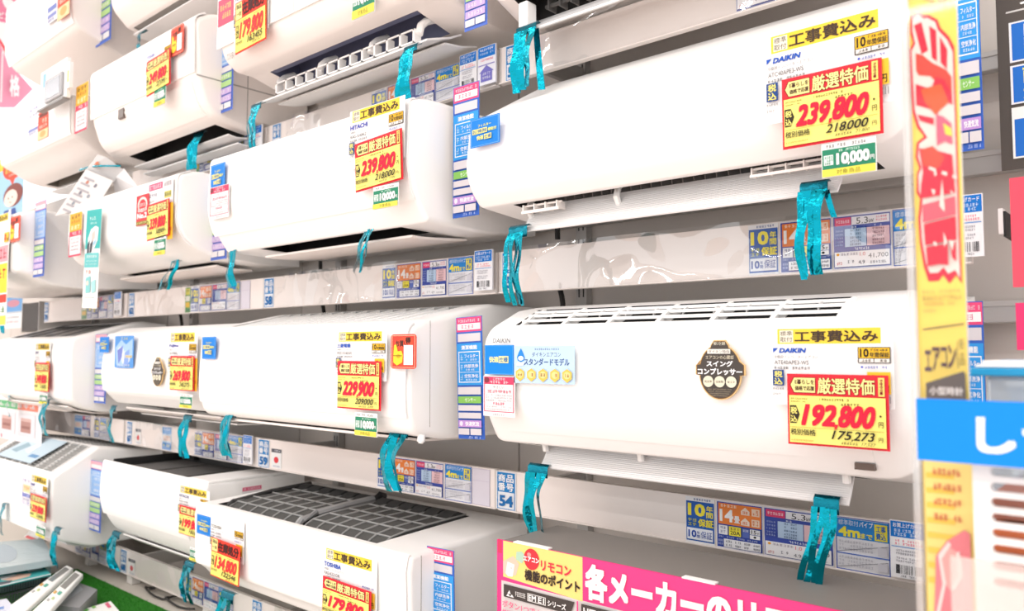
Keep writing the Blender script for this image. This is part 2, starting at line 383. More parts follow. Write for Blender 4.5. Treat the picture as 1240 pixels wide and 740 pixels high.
def c_house():
    c = Card(44, 76, 'F6F5FC', th=.004); c.R(1, 1, 43, 22, '1B7BD6'); c.scrib(5, 4, 39, 9, 'FFFFFF'); c.scrib(5, 12, 39, 16, 'CFE4FA'); c.scrib(6, 25, 38, 29, 'F0708A'); c.R(2, 36, 42, 38, '8C84CC')
    c.poly([(4,52),(22,38),(40,52),(36,52),(36,70),(8,70),(8,52)], '7C78C8'); c.scrib(12, 52, 32, 57, 'EEEEFA', 4); c.scrib(12, 60, 32, 65, 'EEEEFA', 4); return c
def c_tag(num):
    def f():
        c = Card(36, 88, 'F4F6FA'); c.R(2, 2, 34, 47, '2C8AD0'); c.frame(2, 2, 34, 86, 1.4, '2C8AD0')
        c.T('商', 4, 6, 17, 24, 'FFFFFF', .02); c.T('品', 19, 6, 32, 24, 'FFFFFF', .02); c.T('番', 4, 26, 17, 44, 'FFFFFF', .02); c.T('号', 19, 26, 32, 44, 'FFFFFF', .02)
        c.T(num, 6, 54, 31, 80, '2474B8', .04); return c
    return f
def c_flag():
    c = Card(30, 42, 'FBFAF8'); c.R(0, 0, 30, 8, '5A5A62'); c.scrib(3, 2, 27, 6, 'E0E0E4', 5); c.E(15, 24, 7, 7, 'E8444C'); c.scrib(6, 36, 26, 39, 'A0A0C0'); return c
def c_blank(): 
    c = Card(60, 80, 'E6E0EA'); c.frame(0, 0, 60, 80, 1, 'CFC4DA'); c.R(2, 26, 58, 27, 'D8CEDE'); return c
def c_promo():
    c = Card(40, 88, 'CFE2F6'); c.R(1, 2, 39, 26, '7AB0E8'); c.scrib(5, 6, 35, 13, 'F4F8FE', 4); c.R(3, 32, 37, 54, 'FBEFE6'); c.scrib(5, 35, 35, 41, 'F4A080', 5); c.scrib(5, 45, 35, 50, 'F4A080', 5); c.R(1, 60, 39, 86, '5C9CE0'); c.scrib(5, 66, 35, 76, 'F8F08A', 4); return c
def c_green():
    c = Card(20, 88, '6FA85A'); c.R(2, 4, 18, 26, 'E8E05A'); c.R(2, 30, 18, 48, 'F4F4E8'); c.R(2, 52, 18, 70, 'F4C83A'); c.R(2, 74, 18, 84, '3F8A58'); c.scrib(4, 8, 16, 14, '4A7A3A', 2); return c
KINDS = {'ten': (c_ten, 'warranty_card', 'blue card promising a ten-year warranty in yellow', 0, 0), 'fourteen': (c_fourteen, 'room_size_card', 'orange-topped room size card reading 14', 0, 0),
  'table': (c_table, 'spec_table_card', 'blue and pink performance table card', 0, 0), 'pipe': (c_pipe, 'pipe_card', 'blue-topped card for pipes up to 4m', 0, 0),
  'memo': (c_memo, 'takeaway_card', 'white and blue purchase card with a bar code', .008, -.008), 'house': (c_house, 'takeaway_card', 'white purchase card with a purple house', .010, -.004),
  'flag': (c_flag, 'flag_card', 'small white card with a red disc', -.022, -.006), 'blank': (c_blank, 'insert_sheet', 'pale lilac blank insert sheet', -.001, 0),
  'promo': (c_promo, 'promo_card', 'light blue and orange promotion card', -.002, 0), 'green': (c_green, 'promo_card', 'narrow green and yellow card', -.002, 0)}
RAILCARDS = {
 (3,0): [('tag:54', 601, 625), ('ten', 830, 865), ('fourteen', 867, 923), ('table', 924, 1008), ('pipe', 1011, 1076), ('memo', 1076, 1120)],
 (2,0): [('tag:55', 608, 620), ('ten', 907, 943.5), ('fourteen', 945.5, 1008.5), ('table', 1010, 1081), ('pipe', 1083, 1146), ('memo', 1152, 1193)],
 (1,0): [('tag:51', 612, 632), ('table', 893, 968)],
 (3,1): [('tag:59', 312, 325.5), ('flag', 328, 340), ('ten', 457, 474), ('fourteen', 474.5, 503), ('table', 503.5, 537), ('pipe', 539, 571), ('blank', 572, 593)],
 (2,1): [('tag:58', 320, 332), ('ten', 463, 479), ('fourteen', 480, 510), ('table', 511, 541), ('pipe', 543, 573), ('memo', 574.5, 596)],
 (1,1): [('tag:50', 331, 341), ('ten', 450, 468), ('fourteen', 469, 497), ('table', 497.5, 527), ('pipe', 527.5, 557), ('memo', 556.5, 577), ('house', 578.5, 600)],
 (3,2): [('tag:67', 152, 158), ('flag', 162.5, 169), ('promo', 195, 206), ('ten', 234.5, 243), ('fourteen', 243.5, 258.5), ('table', 259, 275), ('pipe', 275.5, 293), ('memo', 293.5, 304)],
 (2,2): [('tag:62', 157, 163.5), ('green', 225, 231), ('ten', 231.5, 241), ('fourteen', 242, 257), ('table', 257.5, 275), ('pipe', 275.5, 291), ('blank', 292, 303)],
 (1,2): [('green', 240, 243), ('ten', 243.5, 248.5), ('fourteen', 249, 266), ('table', 267, 283), ('pipe', 284, 297), ('memo', 297.5, 318)],
 (3,3): [('promo', 88, 97), ('table', 97.5, 107), ('ten', 112, 118), ('pipe', 119, 130)],
 (2,3): [('tag:70', 55, 60), ('green', 100, 106), ('ten', 106.5, 112), ('fourteen', 113, 121), ('table', 121.5, 131), ('pipe', 132, 138), ('memo', 139, 147)],
 (4,2): [('tag:68', 145.5, 152.5), ('flag', 155, 163), ('promo', 219, 225), ('ten', 225.5, 232), ('fourteen', 233, 247), ('table', 247.5, 265), ('pipe', 265.5, 283)],
 (4,1): [('tag:60', 306, 318)],
 (4,3): [('ten', 90, 97), ('fourteen', 98, 109), ('table', 110, 119), ('pipe', 120, 128)],
}
for (r, b), lst in RAILCARDS.items():
    z0, z1 = RZ[r]; yy = {4: 700, 3: 590, 2: 340, 1: 110}[r]; seen = {}
    for i, (kd, a, e) in enumerate(lst):
        Y = RAIL_Y-.0014 if kd not in ('memo', 'house') else RAIL_Y-.014
        x0 = at(a, yy, Y)[0]; x1 = at(e, yy, Y)[0]
        if kd.startswith('tag:'):
            place(kd, c_tag(kd[4:]), 'number_tag', x0, z1-.002, x1, z0+.002, Y, 'blue item number tag reading %s %s' % (kd[4:], UNDER[r, b]), 'number tag', 'item number tags')
        else:
            fn, nm, lb, dt, db = KINDS[kd]
            place(kd, fn, nm, x0, z1+dt-.002, x1, z0-db+(.003 if not db else 0), Y, lb+' '+UNDER[r, b], 'card', lb.split(' in ')[0]+'s in the rails')

# ================================================================== AIR CONDITIONERS
def flat_profile(prof):
    """rounded corner points and notches -> list of (open point, closed point, material after it)"""
    def pt(e, end):
        return (e[0], e[1]) if isinstance(e, tuple) else (e['D'] if end else e['A'])
    out = []; n = len(prof)
    for i, e in enumerate(prof):
        if isinstance(e, dict):
            A, B, C, D = e['A'], e['B'], e['C'], e['D']
            l = lambda t: (A[0]+(D[0]-A[0])*t, A[1]+(D[1]-A[1])*t)
            out += [(A, A, e['m']), (B, l(.33), e['m']), (C, l(.66), e['m']), (D, D, None)]
        elif len(e) == 2: out.append((e, e, None))
        else:
            p = Vector(e[:2]); a = Vector(pt(prof[i-1], True)); b = Vector(pt(prof[(i+1) % n], False)); r = e[2]
            da, db = (a-p), (b-p); r = min(r, da.length*.49, db.length*.49)
            p0 = p+da.normalized()*r; p1 = p+db.normalized()*r
            for k in range(7):
                t = k/6; q = p0*(1-t)**2 + p*2*t*(1-t) + p1*t*t; out.append((tuple(q), tuple(q), None))
    return out
def body(root, prof, X0, X1, mat=WHITE, er=.02, xa=None, xb=None, el=None, name='body'):
    fp = flat_profile(prof); n = len(fp)
    c = Vector((sum(p[1][0] for p in fp)/n, sum(p[1][1] for p in fp)/n)); el = er if el is None else el
    zs = [p[1][1] for p in fp]; ys = [p[1][0] for p in fp]; yb = max(ys)
    st = []
    for k in range(6):
        a = k/5*math.pi/2; st.append((X0+el*(1-math.sin(a)), el*(1-math.cos(math.pi/2-a)), 0) if False else (X0+el*(1-math.cos(a)) if False else X0+el*(1-math.cos(a)), el*(1-math.sin(a)), 0))
    if xa is not None: st += [(xa, 0, 0), (xa+.0005, 0, 1), (xb-.0005, 0, 1), (xb, 0, 0)]
    for k in range(5, -1, -1):
        a = k/5*math.pi/2; st.append((X1-er*(1-math.cos(a)), er*(1-math.sin(a)), 0))
    m = MB(); vs = []
    for x, ins, op in st:
        for o_, c_, _ in fp:
            p = Vector(o_ if op else c_)
            if ins and p.x < yb-.01:
                d = p-c; p = c + d*(1-ins/max(d.length, ins*1.01))
            vs.append((x, p.x, p.y))
    for i in range(len(st)-1):
        for k in range(n):
            mm = fp[k][2] if (st[i][2] and st[i+1][2] or st[i][2] != st[i+1][2]) and fp[k][2] else mat
            if st[i][2] == st[i+1][2] == 0: mm = mat
            m.add([vs[i*n+k], vs[i*n+(k+1) % n], vs[(i+1)*n+(k+1) % n], vs[(i+1)*n+k]], [(0,1,2,3)], mm)
    m.add(vs[:n], [tuple(range(n))], mat); m.add(vs[-n:], [tuple(range(n))], mat)
    # weld
    o = m.build(name, root, smooth=40)
    bm = bmesh.new(); bm.from_mesh(o.data); bmesh.ops.remove_doubles(bm, verts=bm.verts, dist=1e-5); bmesh.ops.recalc_face_normals(bm, faces=bm.faces); bm.to_mesh(o.data); bm.free()
    for p in o.data.polygons: p.use_smooth = True
    o.data.set_sharp_from_angle(angle=math.radians(40))
    return o
def slab(root, name, poly, X0, X1, th, mat, side=1, bevel=0):
    """thin curved sheet along x from an open (y,z) polyline, thickened to its left side"""
    ps = [Vector(p) for p in poly]; off = []
    for i, p in enumerate(ps):
        d = (ps[min(i+1, len(ps)-1)]-ps[max(i-1, 0)]).normalized(); off.append(p+Vector((-d.y, d.x))*th*side)
    m = MB(); m.extr([tuple(p) for p in ps]+[tuple(p) for p in off[::-1]], X0, X1, mat)
    return m.build(name, root, smooth=30, bevel=bevel)
def vanes(root, name, X0, X1, step, y0, y1, z0, z1, mat, th=.002):
    m = MB(); x = X0
    while x < X1:
        m.add([(x, y0, z1), (x, y1, z1+.01), (x, y1, z0+.01), (x, y0+.012, z0), (x+th, y0, z1), (x+th, y1, z1+.01), (x+th, y1, z0+.01), (x+th, y0+.012, z0)],
              [(0,1,2,3), (4,5,6,7), (0,1,5,4), (1,2,6,5), (2,3,7,6), (3,0,4,7)], mat); x += step
    return m.build(name, root, smooth=0)
def front(prof, y_lim, z0, z1, off=.0025):
    """outward-offset front polyline of a profile, for the separate front panel"""
    fp = [Vector(p[1]) for p in flat_profile(prof)]; fp = [p for p in fp if p.x <= y_lim and z0 <= p.y <= z1]
    return [tuple(p) for p in fp]
def ac(key, label, X0, X1, z, Y):
    return empty('air_conditioner', ((X0+X1)/2, Y, z), label, 'air conditioner')
ACS = {}
YB = 1.405
def mount(root, X0, X1, z0, z1):           # steel mounting plate that hooks the unit on the wall bar
    m = MB(); m.box(X0+.12, X1-.12, YB-.001, WALL_Y-.047, z0, z1, STEEL); m.build('mounting_plate', root)
DRK = DARK

# --- large plain unit, upper right (239800)
X0, X1 = -1.050, -.275
prof = [(YB,2.075), (1.29,2.062,.02), (1.07,1.935,.03), (1.058,1.84,.04), (1.075,1.80,.02), (1.100,1.7745,.006),
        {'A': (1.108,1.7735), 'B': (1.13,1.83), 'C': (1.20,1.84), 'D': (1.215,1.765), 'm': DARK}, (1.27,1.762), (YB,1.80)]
r = ACS['D2'] = ac('D2', 'large plain white air conditioner at upper right with a translucent flap', X0, X1, 1.76, 1.06)
body(r, prof, X0, X1, er=.045, el=.025, xa=X0+.09, xb=X1-.06); mount(r, X0, X1, 1.8, 1.95)
slab(r, 'front_panel', front(prof, 1.30, 1.776, 2.065), X0+.055, X1-.06, .0015, WHITE, -1)
FLAPM = P('flap_white', 'F3F1F0', .4, k=.92)
slab(r, 'flap', [(1.150,1.775), (1.140,1.758), (1.128,1.738), (1.113,1.722)], X0+.105, X1-.095, .003, FLAPM)
m = MB()
for k in range(15):
    t = k/15; m.box(X0+.107, X1-.097, 1.146-.034*t, 1.1466-.034*t, 1.768-.045*t, 1.7688-.045*t, SIDE)
m.build('flap_ribs', r, smooth=0)
m = MB(); m.box(X0+.115, X0+.20, 1.102, 1.106, 1.752, 1.757, WARM); m.box(X0+.115, X0+.20, 1.112, 1.116, 1.766, 1.769, WARM)
for k in range(4): m.box(X0+.115+k*.026, X0+.117+k*.026, 1.105, 1.13, 1.755, 1.769, WARM)
m.build('side_louver', r)
m = MB(); m.box(X1-.22, X1-.11, 1.108, 1.112, 1.757, 1.761, WARM); m.box(X1-.22, X1-.11, 1.116, 1.12, 1.769, 1.772, WARM)
for k in range(5): m.box(X1-.22+k*.026, X1-.218+k*.026, 1.112, 1.13, 1.759, 1.772, WARM)
m.build('side_louver', r)
for x in (X0+.11, -.745, X1-.10):
    m = MB(); m.tube([(x, 1.16, 1.80), (x, 1.135, 1.78), (x, 1.13, 1.765), (x, 1.14, 1.75)], .006, WHITE); m.build('flap_arm', r)
vanes(r, 'louver', X0+.12, X1-.1, .02, 1.14, 1.19, 1.775, 1.81, P('louver_grey', '6B6967', .5))

# --- foreground ribbed-flap unit (192800)
X0, X1 = -1.000, -.262
prof = [(YB,1.585), (1.26,1.590,.02), (1.20,1.584,.006), {'A': (1.152,1.5765), 'B': (1.158,1.54), 'C': (1.10,1.525), 'D': (1.085,1.5465), 'm': DARK},
        (1.076,1.540,.006), (1.063,1.523,.012), (1.058,1.47,.04), (1.064,1.40,.03), (1.078,1.37,.02), (1.100,1.334,.01),
        {'A': (1.108,1.3325), 'B': (1.13,1.39), 'C': (1.20,1.40), 'D': (1.21,1.315), 'm': DARK}, (1.27,1.312), (YB,1.36)]
r = ACS['D3'] = ac('D3', 'white air conditioner with slotted top grille, black round badge and the 192800 price card', X0, X1, 1.31, 1.06)
body(r, prof, X0, X1, er=.05, el=.022, xa=X0+.065, xb=X1-.10); mount(r, X0, X1, 1.4, 1.55)
slab(r, 'front_panel', front(prof, 1.09, 1.336, 1.542), X0+.055, X1-.06, .0015, WHITE, -1)
m = MB()
for y, z, w in ((1.100,1.5555,.0024), (1.118,1.565,.002), (1.136,1.5722,.002)): m.box(X0+.07, X1-.095, y-w, y+w, z-.004, z+.001, WHITE)
for k in range(7):
    x = X0+.08+(X1-X0-.18)*k/6; m.extr([(1.083,1.546), (1.116,1.565), (1.154,1.5775), (1.157,1.563), (1.092,1.536)], x-.004, x+.004, WHITE)
for k in range(10):
    x = X0+.12+(X1-X0-.26)*k/9; m.extr([(1.118,1.5645), (1.136,1.572), (1.136,1.566), (1.118,1.558)], x-.001, x+.001, SIDE)
m.build('intake_grille', r)
slab(r, 'flap', [(1.155,1.350), (1.145,1.330), (1.130,1.305), (1.118,1.291)], X0+.095, X1-.105, .003, FLAPM)
m = MB()
for k in range(18):
    t = k/18; m.box(X0+.097, X1-.107, 1.149-.034*t, 1.1496-.034*t, 1.340-.05*t, 1.3408-.05*t, SIDE)
m.build('flap_ribs', r, smooth=0)
for x in (X0+.10, -.70, X1-.11):
    m = MB(); m.tube([(x, 1.165, 1.37), (x, 1.14, 1.35), (x, 1.125, 1.335), (x, 1.13, 1.32)], .006, WHITE); m.build('flap_arm', r)
m = MB(); m.box(X1-.085, X1-.06, 1.0835, 1.10, 1.345, 1.354, P('sensor_brown', '6A5A50', .3)); m.build('sensor_window', r)

# --- middle unit (239800) with the dark slot
X0, X1 = -1.937, -1.150
prof = [(YB,2.01), (1.08,2.01,.03), (1.022,1.996,.012), (1.016,1.862,.06), (1.029,1.812,.03), (1.046,1.785,.03), (1.068,1.757,.01),
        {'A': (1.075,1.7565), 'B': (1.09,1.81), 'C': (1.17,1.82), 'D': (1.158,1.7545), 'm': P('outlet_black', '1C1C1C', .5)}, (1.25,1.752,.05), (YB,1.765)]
r = ACS['H2'] = ac('H2', 'white air conditioner with a dark open slot underneath, in the middle, priced 239800', X0, X1, 1.75, 1.02)
body(r, prof, X0, X1, er=.012, el=.03, xa=X0+.16, xb=X1-.09); mount(r, X0, X1, 1.8, 1.95)
slab(r, 'front_panel', front(prof, 1.06, 1.795, 2.0), X0+.01, X1-.004, .003, WHITE, -1)
slab(r, 'flap', [(1.098,1.742), (1.12,1.741), (1.16,1.743), (1.26,1.751)], X0+.15, X1-.08, .005, WARM, -1)
vanes(r, 'louver', X0+.20, X1-.10, .045, 1.09, 1.14, 1.762, 1.80, P('louver_pale', 'A9A7A5', .5), th=.012)

# --- second-row unit with the red No.2 sticker
X0, X1 = -2.868, -2.095
prof = [(YB,1.99), (1.07,2.005,.04), (1.018,1.985,.015), (1.014,1.85,.05), (1.036,1.806,.03), (1.08,1.781,.03), (1.134,1.763,.03),
        {'A': (1.17,1.7615), 'B': (1.18,1.79), 'C': (1.20,1.80), 'D': (1.20,1.760), 'm': DARK}, (1.30,1.752,.03), (YB,1.76)]
r = ACS['N2'] = ac('N2', 'white second-row air conditioner carrying a red No.2 sticker and hanging teal leaflet', X0, X1, 1.75, 1.02)
body(r, prof, X0, X1, er=.012, el=.03, xa=X0+.10, xb=X1-.10); mount(r, X0, X1, 1.8, 1.95)
slab(r, 'front_panel', front(prof, 1.06, 1.79, 2.0), X0+.01, X1-.004, .003, WHITE, -1)
slab(r, 'flap', [(1.165,1.751), (1.20,1.745), (1.28,1.745)], X0+.06, X1-.06, .005, WARM, -1)

# --- leftmost of the second row
X0, X1 = -3.80, -3.05
prof = [(YB,1.985), (.98,1.995,.04), (.918,1.975,.02), (.920,1.775,.015), (.965,1.763,.01), (1.02,1.733,.03), (1.135,1.722,.04), (YB,1.74)]
r = ACS['L2'] = ac('L2', 'deep white air conditioner cut by the left edge of the photo in the second row', X0, X1, 1.72, .92)
body(r, prof, X0, X1, er=.012); mount(r, X0, X1, 1.8, 1.95)
slab(r, 'front_panel', front(prof, .95, 1.77, 2.0), X0+.01, X1-.05, .003, WHITE, -1)

# --- third row (229900)
X0, X1 = -1.962, -1.150
prof = [(YB,1.60), (1.26,1.602,.02), {'A': (1.24,1.599), 'B': (1.24,1.575), 'C': (1.08,1.545), 'D': (1.075,1.5635), 'm': P('grille_grey', '9A9996', .6)}, (1.06,1.562,.02), (1.024,1.548,.015), (1.016,1.42,.04), (1.020,1.37,.03), (1.034,1.337,.02), (1.12,1.322,.04),
        {'A': (1.15,1.3212), 'B': (1.15,1.35), 'C': (1.22,1.35), 'D': (1.24,1.319), 'm': DARK}, (1.30,1.318), (YB,1.33)]
r = ACS['M3'] = ac('M3', 'white air conditioner with angular right side and the 229900 price card, third row', X0, X1, 1.32, 1.02)
body(r, prof, X0, X1, er=.015, xa=X0+.06, xb=X1-.06); mount(r, X0, X1, 1.4, 1.55)
slab(r, 'front_panel', front(prof, 1.04, 1.365, 1.56), X0+.01, X1-.004, .003, WHITE, -1)
slab(r, 'flap', [(1.045,1.331), (1.12,1.318), (1.24,1.313), (1.29,1.314)], X0+.08, X1-.07, .005, WARM, -1)
m = MB()
for k in range(14): m.box(X0+.065, X1-.065, 1.085+k*.011, 1.088+k*.011, 1.556+k*.0021, 1.5645+k*.0021, SIDE)
for k in range(15): x = X0+.07+k*(X1-X0-.14)/14; m.extr([(1.076,1.5625), (1.24,1.5985), (1.24,1.58), (1.08,1.55)], x-.003, x+.003, WHITE)
m.build('intake_grille', r)
m = MB(); m.bar((X1-.008, 1.062, 1.336), (X1-.008, 1.060, 1.322), .008, WHITE, 12); m.bar((X1-.008, 1.060, 1.322), (X1-.008, 1.0595, 1.319), .005, WHITE, 12); m.build('drain_knob', r)
m = MB()
for s in (0, .012): m.box(X1, X1+.0006, 1.20+s, 1.2015+s, 1.41, 1.445, SEAM)
m.box(X1-.0002, X1+.0005, 1.075, 1.0762, 1.35, 1.56, SEAM); m.build('side_seam', r)

# --- third row (269800)
X0, X1 = -2.755, -2.035
prof = [(YB,1.58), (1.16,1.578,.03), (1.10,1.55,.02), (1.088,1.42,.04), (1.098,1.365,.03), (1.12,1.345,.015), (1.137,1.328,.01),
        {'A': (1.145,1.3275), 'B': (1.16,1.36), 'C': (1.22,1.36), 'D': (1.22,1.312), 'm': DARK}, (1.28,1.305), (YB,1.32)]
r = ACS['F3'] = ac('F3', 'white air conditioner with a slim silver badge, blue picture sticker and the 269800 price card', X0, X1, 1.31, 1.09)
body(r, prof, X0, X1, er=.02, xa=X0+.05, xb=X1-.06); mount(r, X0, X1, 1.4, 1.55)
slab(r, 'front_panel', front(prof, 1.118, 1.37, 1.56), X0+.01, X1-.01, .003, WHITE, -1)
slab(r, 'flap', [(1.150,1.315), (1.17,1.305), (1.25,1.297)], X0+.06, X1-.05, .005, WARM, -1)
slab(r, 'lower_flap', [(1.20,1.292), (1.27,1.288), (1.30,1.29)], X0+.06, X1-.05, .004, SIDE, -1)

# --- leftmost of the third row, dark top
X0, X1 = -3.75, -2.97
prof = [(YB,1.60), (1.32,1.61,.02), {'A': (1.30,1.608), 'B': (1.30,1.58), 'C': (1.12,1.535), 'D': (1.10,1.553), 'm': P('grille_black', '2C2C2E', .25)}, (1.075,1.545,.015), (1.066,1.50), (1.072,1.33,.02), (1.11,1.30,.03), (1.175,1.28,.03), (YB,1.28)]
r = ACS['L3'] = ac('L3', 'white third-row air conditioner at far left with a dark sloping top grille', X0, X1, 1.28, 1.07)
body(r, prof, X0, X1, er=.015, xa=X0+.06, xb=X1-.05); mount(r, X0, X1, 1.4, 1.55)
slab(r, 'front_panel', front(prof, 1.08, 1.33, 1.55), X0+.01, X1-.05, .003, WHITE, -1)
slab(r, 'flap', [(1.09,1.305), (1.12,1.291), (1.18,1.277), (1.26,1.274)], X0+.06, X1-.06, .004, WARM, -1)
for k in range(4):
    xx = X0+.09+k*.17; m = MB(); m.extr([(1.12,1.556), (1.29,1.603), (1.29,1.598), (1.12,1.550)], xx, xx+.13, P('grille_pane', '6C6C6C', .3)); m.build('filter_pane', r)

# --- lowest row, foreground with the dust filter exposed
X0, X1 = -1.975, -1.150
prof = [(YB-.03,1.05), (YB-.03,1.122,.01), (1.345,1.122,.005), {'A': (1.325,1.1205), 'B': (1.325,1.04), 'C': (1.05,1.02), 'D': (1.052,1.1085), 'm': P('coil_dark', '3A3A3A', .6)}, (1.03,1.107,.004), (1.024,1.08), (1.028,.958,.01), (1.055,.935,.02), (1.074,.909,.02), (1.20,.885,.03), (YB-.03,.88)]
r = ACS['T4'] = ac('T4', 'white air conditioner in the foreground with its dark dust filters exposed on top', X0, X1, .885, 1.03)
body(r, prof, X0, X1, er=.012, xa=X0+.06, xb=X1-.13)
slab(r, 'front_panel', front(prof, 1.036, .955, 1.12), X0+.004, X1-.006, .003, WHITE, -1)
m = MB(); m.box(X0+.12, X1-.12, YB-.03, WALL_Y-.047, .98, 1.07, STEEL); m.build('mounting_plate', r)
m = MB(); m.box(X1-.0005, X1+.0006, 1.055, 1.0565, .92, 1.105, SEAM); m.build('side_seam', r)
def filt(root, xa, xb):
    fo = MB(); arc = [(1.058,1.070), (1.066,1.088), (1.080,1.101), (1.10,1.110), (1.14,1.116), (1.20,1.119), (1.26,1.121), (1.322,1.123)]
    fo.extr(arc+[(y+.002, z-.006) for y, z in arc[::-1]], xa, xb, FILT); f = fo.build('dust_filter', root, smooth=30)
    m = MB()
    for k in range(7):
        x = xa+(xb-xa)*k/6
        for a, b in zip(arc, arc[1:]): m.bar((x, a[0]-.001, a[1]+.001), (x, b[0]-.001, b[1]+.001), .0022, RIB, 6)
    for y, z in (arc[0], arc[1], arc[3], (1.145,1.1163), (1.20,1.119), (1.26,1.121), arc[-1]):
        m.bar((xa, y-.001, z+.001), (xb, y-.001, z+.001), .0022, RIB, 6)
    m.build('filter_frame', f)
    m = MB()
    for k in range(6):
        x = xa+(xb-xa)*(k+.5)/6
        m.extr([(1.27,1.122), (1.285,1.130), (1.30,1.133), (1.318,1.127), (1.318,1.122)], x-.02, x+.02, P('filter_tab', '3F3F3F', .5))
    m.build('filter_tab', f)
filt(r, X0+.075, -1.60); filt(r, -1.565, X1-.14)
m = MB(); pts = [(-1.583, 1.052, 1.062), (-1.583, 1.060, 1.092), (-1.583, 1.08, 1.110), (-1.583, 1.12, 1.119), (-1.583, 1.20, 1.124), (-1.583, 1.29, 1.128)]
m.tube(pts, .009, P('filter_arm', 'A3A3A3', .4)); m.tube([(-1.583, 1.29, 1.128), (-1.583, 1.31, 1.134), (-1.583, 1.325, 1.128)], .010, MATS['filter_tab']); m.build('center_rib', r)
m = MB(); m.tube([(X0+.07, 1.056, 1.06), (X0+.068, 1.062, 1.09), (X0+.07, 1.09, 1.110), (X0+.074, 1.2, 1.122), (X0+.08, 1.32, 1.128)], .007, MATS['filter_tab']); m.build('edge_rib', r)

# --- lowest row (199800), opened with flat dark filter
X0, X1 = -2.722, -2.05
prof = [(YB,1.138), (1.36,1.138,.01), {'A': (1.355,1.137), 'B': (1.355,1.118), 'C': (1.105,1.115), 'D': (1.103,1.1405), 'm': FILT}, (1.094,1.141,.004), (1.088,1.10), (1.086,1.02,.05), (1.10,.965,.03), (1.136,.912,.03), (1.20,.885,.03), (YB,.88)]
r = ACS['H4'] = ac('H4', 'white air conditioner with its lid off, showing a flat dark grey filter, priced 199800', X0, X1, .885, 1.09)
body(r, prof, X0, X1, er=.012, el=.02, xa=X0+.02, xb=X1-.115); mount(r, X0, X1, .98, 1.1)
slab(r, 'front_panel', front(prof, 1.102, .97, 1.142), X0+.004, X1-.09, .004, WHITE, -1)
m = MB(); m.box(X1-.112, X1-.002, 1.098, YB-.01, 1.136, 1.1455, WHITE); m.build('end_cover', r, bevel=.003)
m = MB(); m.box(X0+.022, X0+.032, 1.115, 1.35, 1.125, 1.147, DARK); m.box(X0+.022, X0+.13, 1.335, 1.352, 1.13, 1.147, DARK); m.build('filter_edge', r)
m = MB()
for k in range(3): m.box(X0+.04+k*.19, X0+.225+k*.19, 1.11, 1.34, 1.121, 1.123, P('filter_dark', '6A6866', .7, bump=.4, scale=500)); m.box(X0+.222+k*.19, X0+.226+k*.19, 1.11, 1.34, 1.123, 1.125, FILT)
m.build('dust_filter', r)
m = MB()
for x in (X0+.19, X0+.40): m.box(x, x+.055, 1.107, 1.122, 1.1232, 1.130, P('label_orange', 'F0A838', .6))
m.build('filter_label', r)
slab(r, 'flap', [(1.14,.907), (1.16,.893), (1.22,.878)], X0+.05, X1-.05, .004, SIDE, -1)

# --- lowest row, far left, grey top grille
X0, X1 = -3.75, -2.97
prof = [(YB,1.125), (1.37,1.130,.01), {'A': (1.36,1.1315), 'B': (1.36,1.12), 'C': (1.19,1.146), 'D': (1.185,1.1585), 'm': FILTL}, (1.175,1.160,.01), {'A': (1.168,1.157), 'B': (1.168,1.145), 'C': (1.05,1.072), 'D': (1.043,1.080), 'm': FILTL}, (1.024,1.066,.012), (1.023,1.0), (1.028,.86,.01), (1.09,.835,.03), (1.172,.806,.03), (1.235,.812), (YB,.812)]
r = ACS['S4'] = ac('S4', 'white air conditioner with a light grey mesh top at lower left', X0, X1, .80, 1.02)
body(r, prof, X0, X1, er=.012, xa=X0+.05, xb=X1-.05); mount(r, X0, X1, .95, 1.08)
slab(r, 'front_panel', front(prof, 1.03, .86, 1.07), X0+.004, X1-.05, .003, WHITE, -1)
m = MB()
for k in range(9):
    x = X0+.06+(X1-X0-.12)*k/8; w = .003 if k % 4 == 0 else .0008
    m.extr([(1.043,1.081), (1.168,1.158), (1.168,1.150), (1.05,1.075)], x-w, x+w, WHITE); m.extr([(1.185,1.1590), (1.36,1.132), (1.36,1.125), (1.19,1.15)], x-w, x+w, WHITE)
for k in range(12):
    t = (k+.5)/12; y = 1.043+.125*t; z = 1.080+.077*t; m.box(X0+.055, X1-.055, y-.0006, y+.0006, z-.004, z-.0005, RIB)
    y = 1.185+.175*t; z = 1.1585-.027*t; m.box(X0+.055, X1-.055, y-.0006, y+.0006, z-.004, z-.0005, RIB)
m.build('intake_grille', r)
slab(r, 'flap', [(1.10,.825), (1.175,.799), (1.235,.802)], X0+.06, X1-.06, .004, SIDE, -1)

# --- top row, opened louvres (179800)
X0, X1 = -1.925, -1.150
prof = [(YB,2.47), (1.10,2.47,.04), (1.028,2.44,.02), (1.028,2.285,.02), (1.049,2.252,.02), (1.075,2.236,.01), (1.118,2.236,.004),
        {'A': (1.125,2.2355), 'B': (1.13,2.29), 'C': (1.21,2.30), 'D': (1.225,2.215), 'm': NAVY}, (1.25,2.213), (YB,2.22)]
r = ACS['P1'] = ac('P1', 'white top-row air conditioner with wide-open louvres and the 179800 price card', X0, X1, 2.21, 1.03)
body(r, prof, X0, X1, mat=WARM, er=.012, el=.035, xa=X0+.10, xb=X1-.10); mount(r, X0, X1, 2.3, 2.4)
slab(r, 'front_panel', [(1.10,2.472), (1.028,2.445), (1.028,2.29)], X0+.008, X1-.004, .004, WHITE, -1)
m = MB(); m.box(X0+.105, X1-.105, 1.128, 1.142, 2.236, 2.275, NAVY); m.build('outlet_lining', r)
slab(r, 'flap', [(1.112,2.158), (1.14,2.168), (1.18,2.182), (1.215,2.20)], X0+.055, X1-.055, .004, FLAPM, -1)
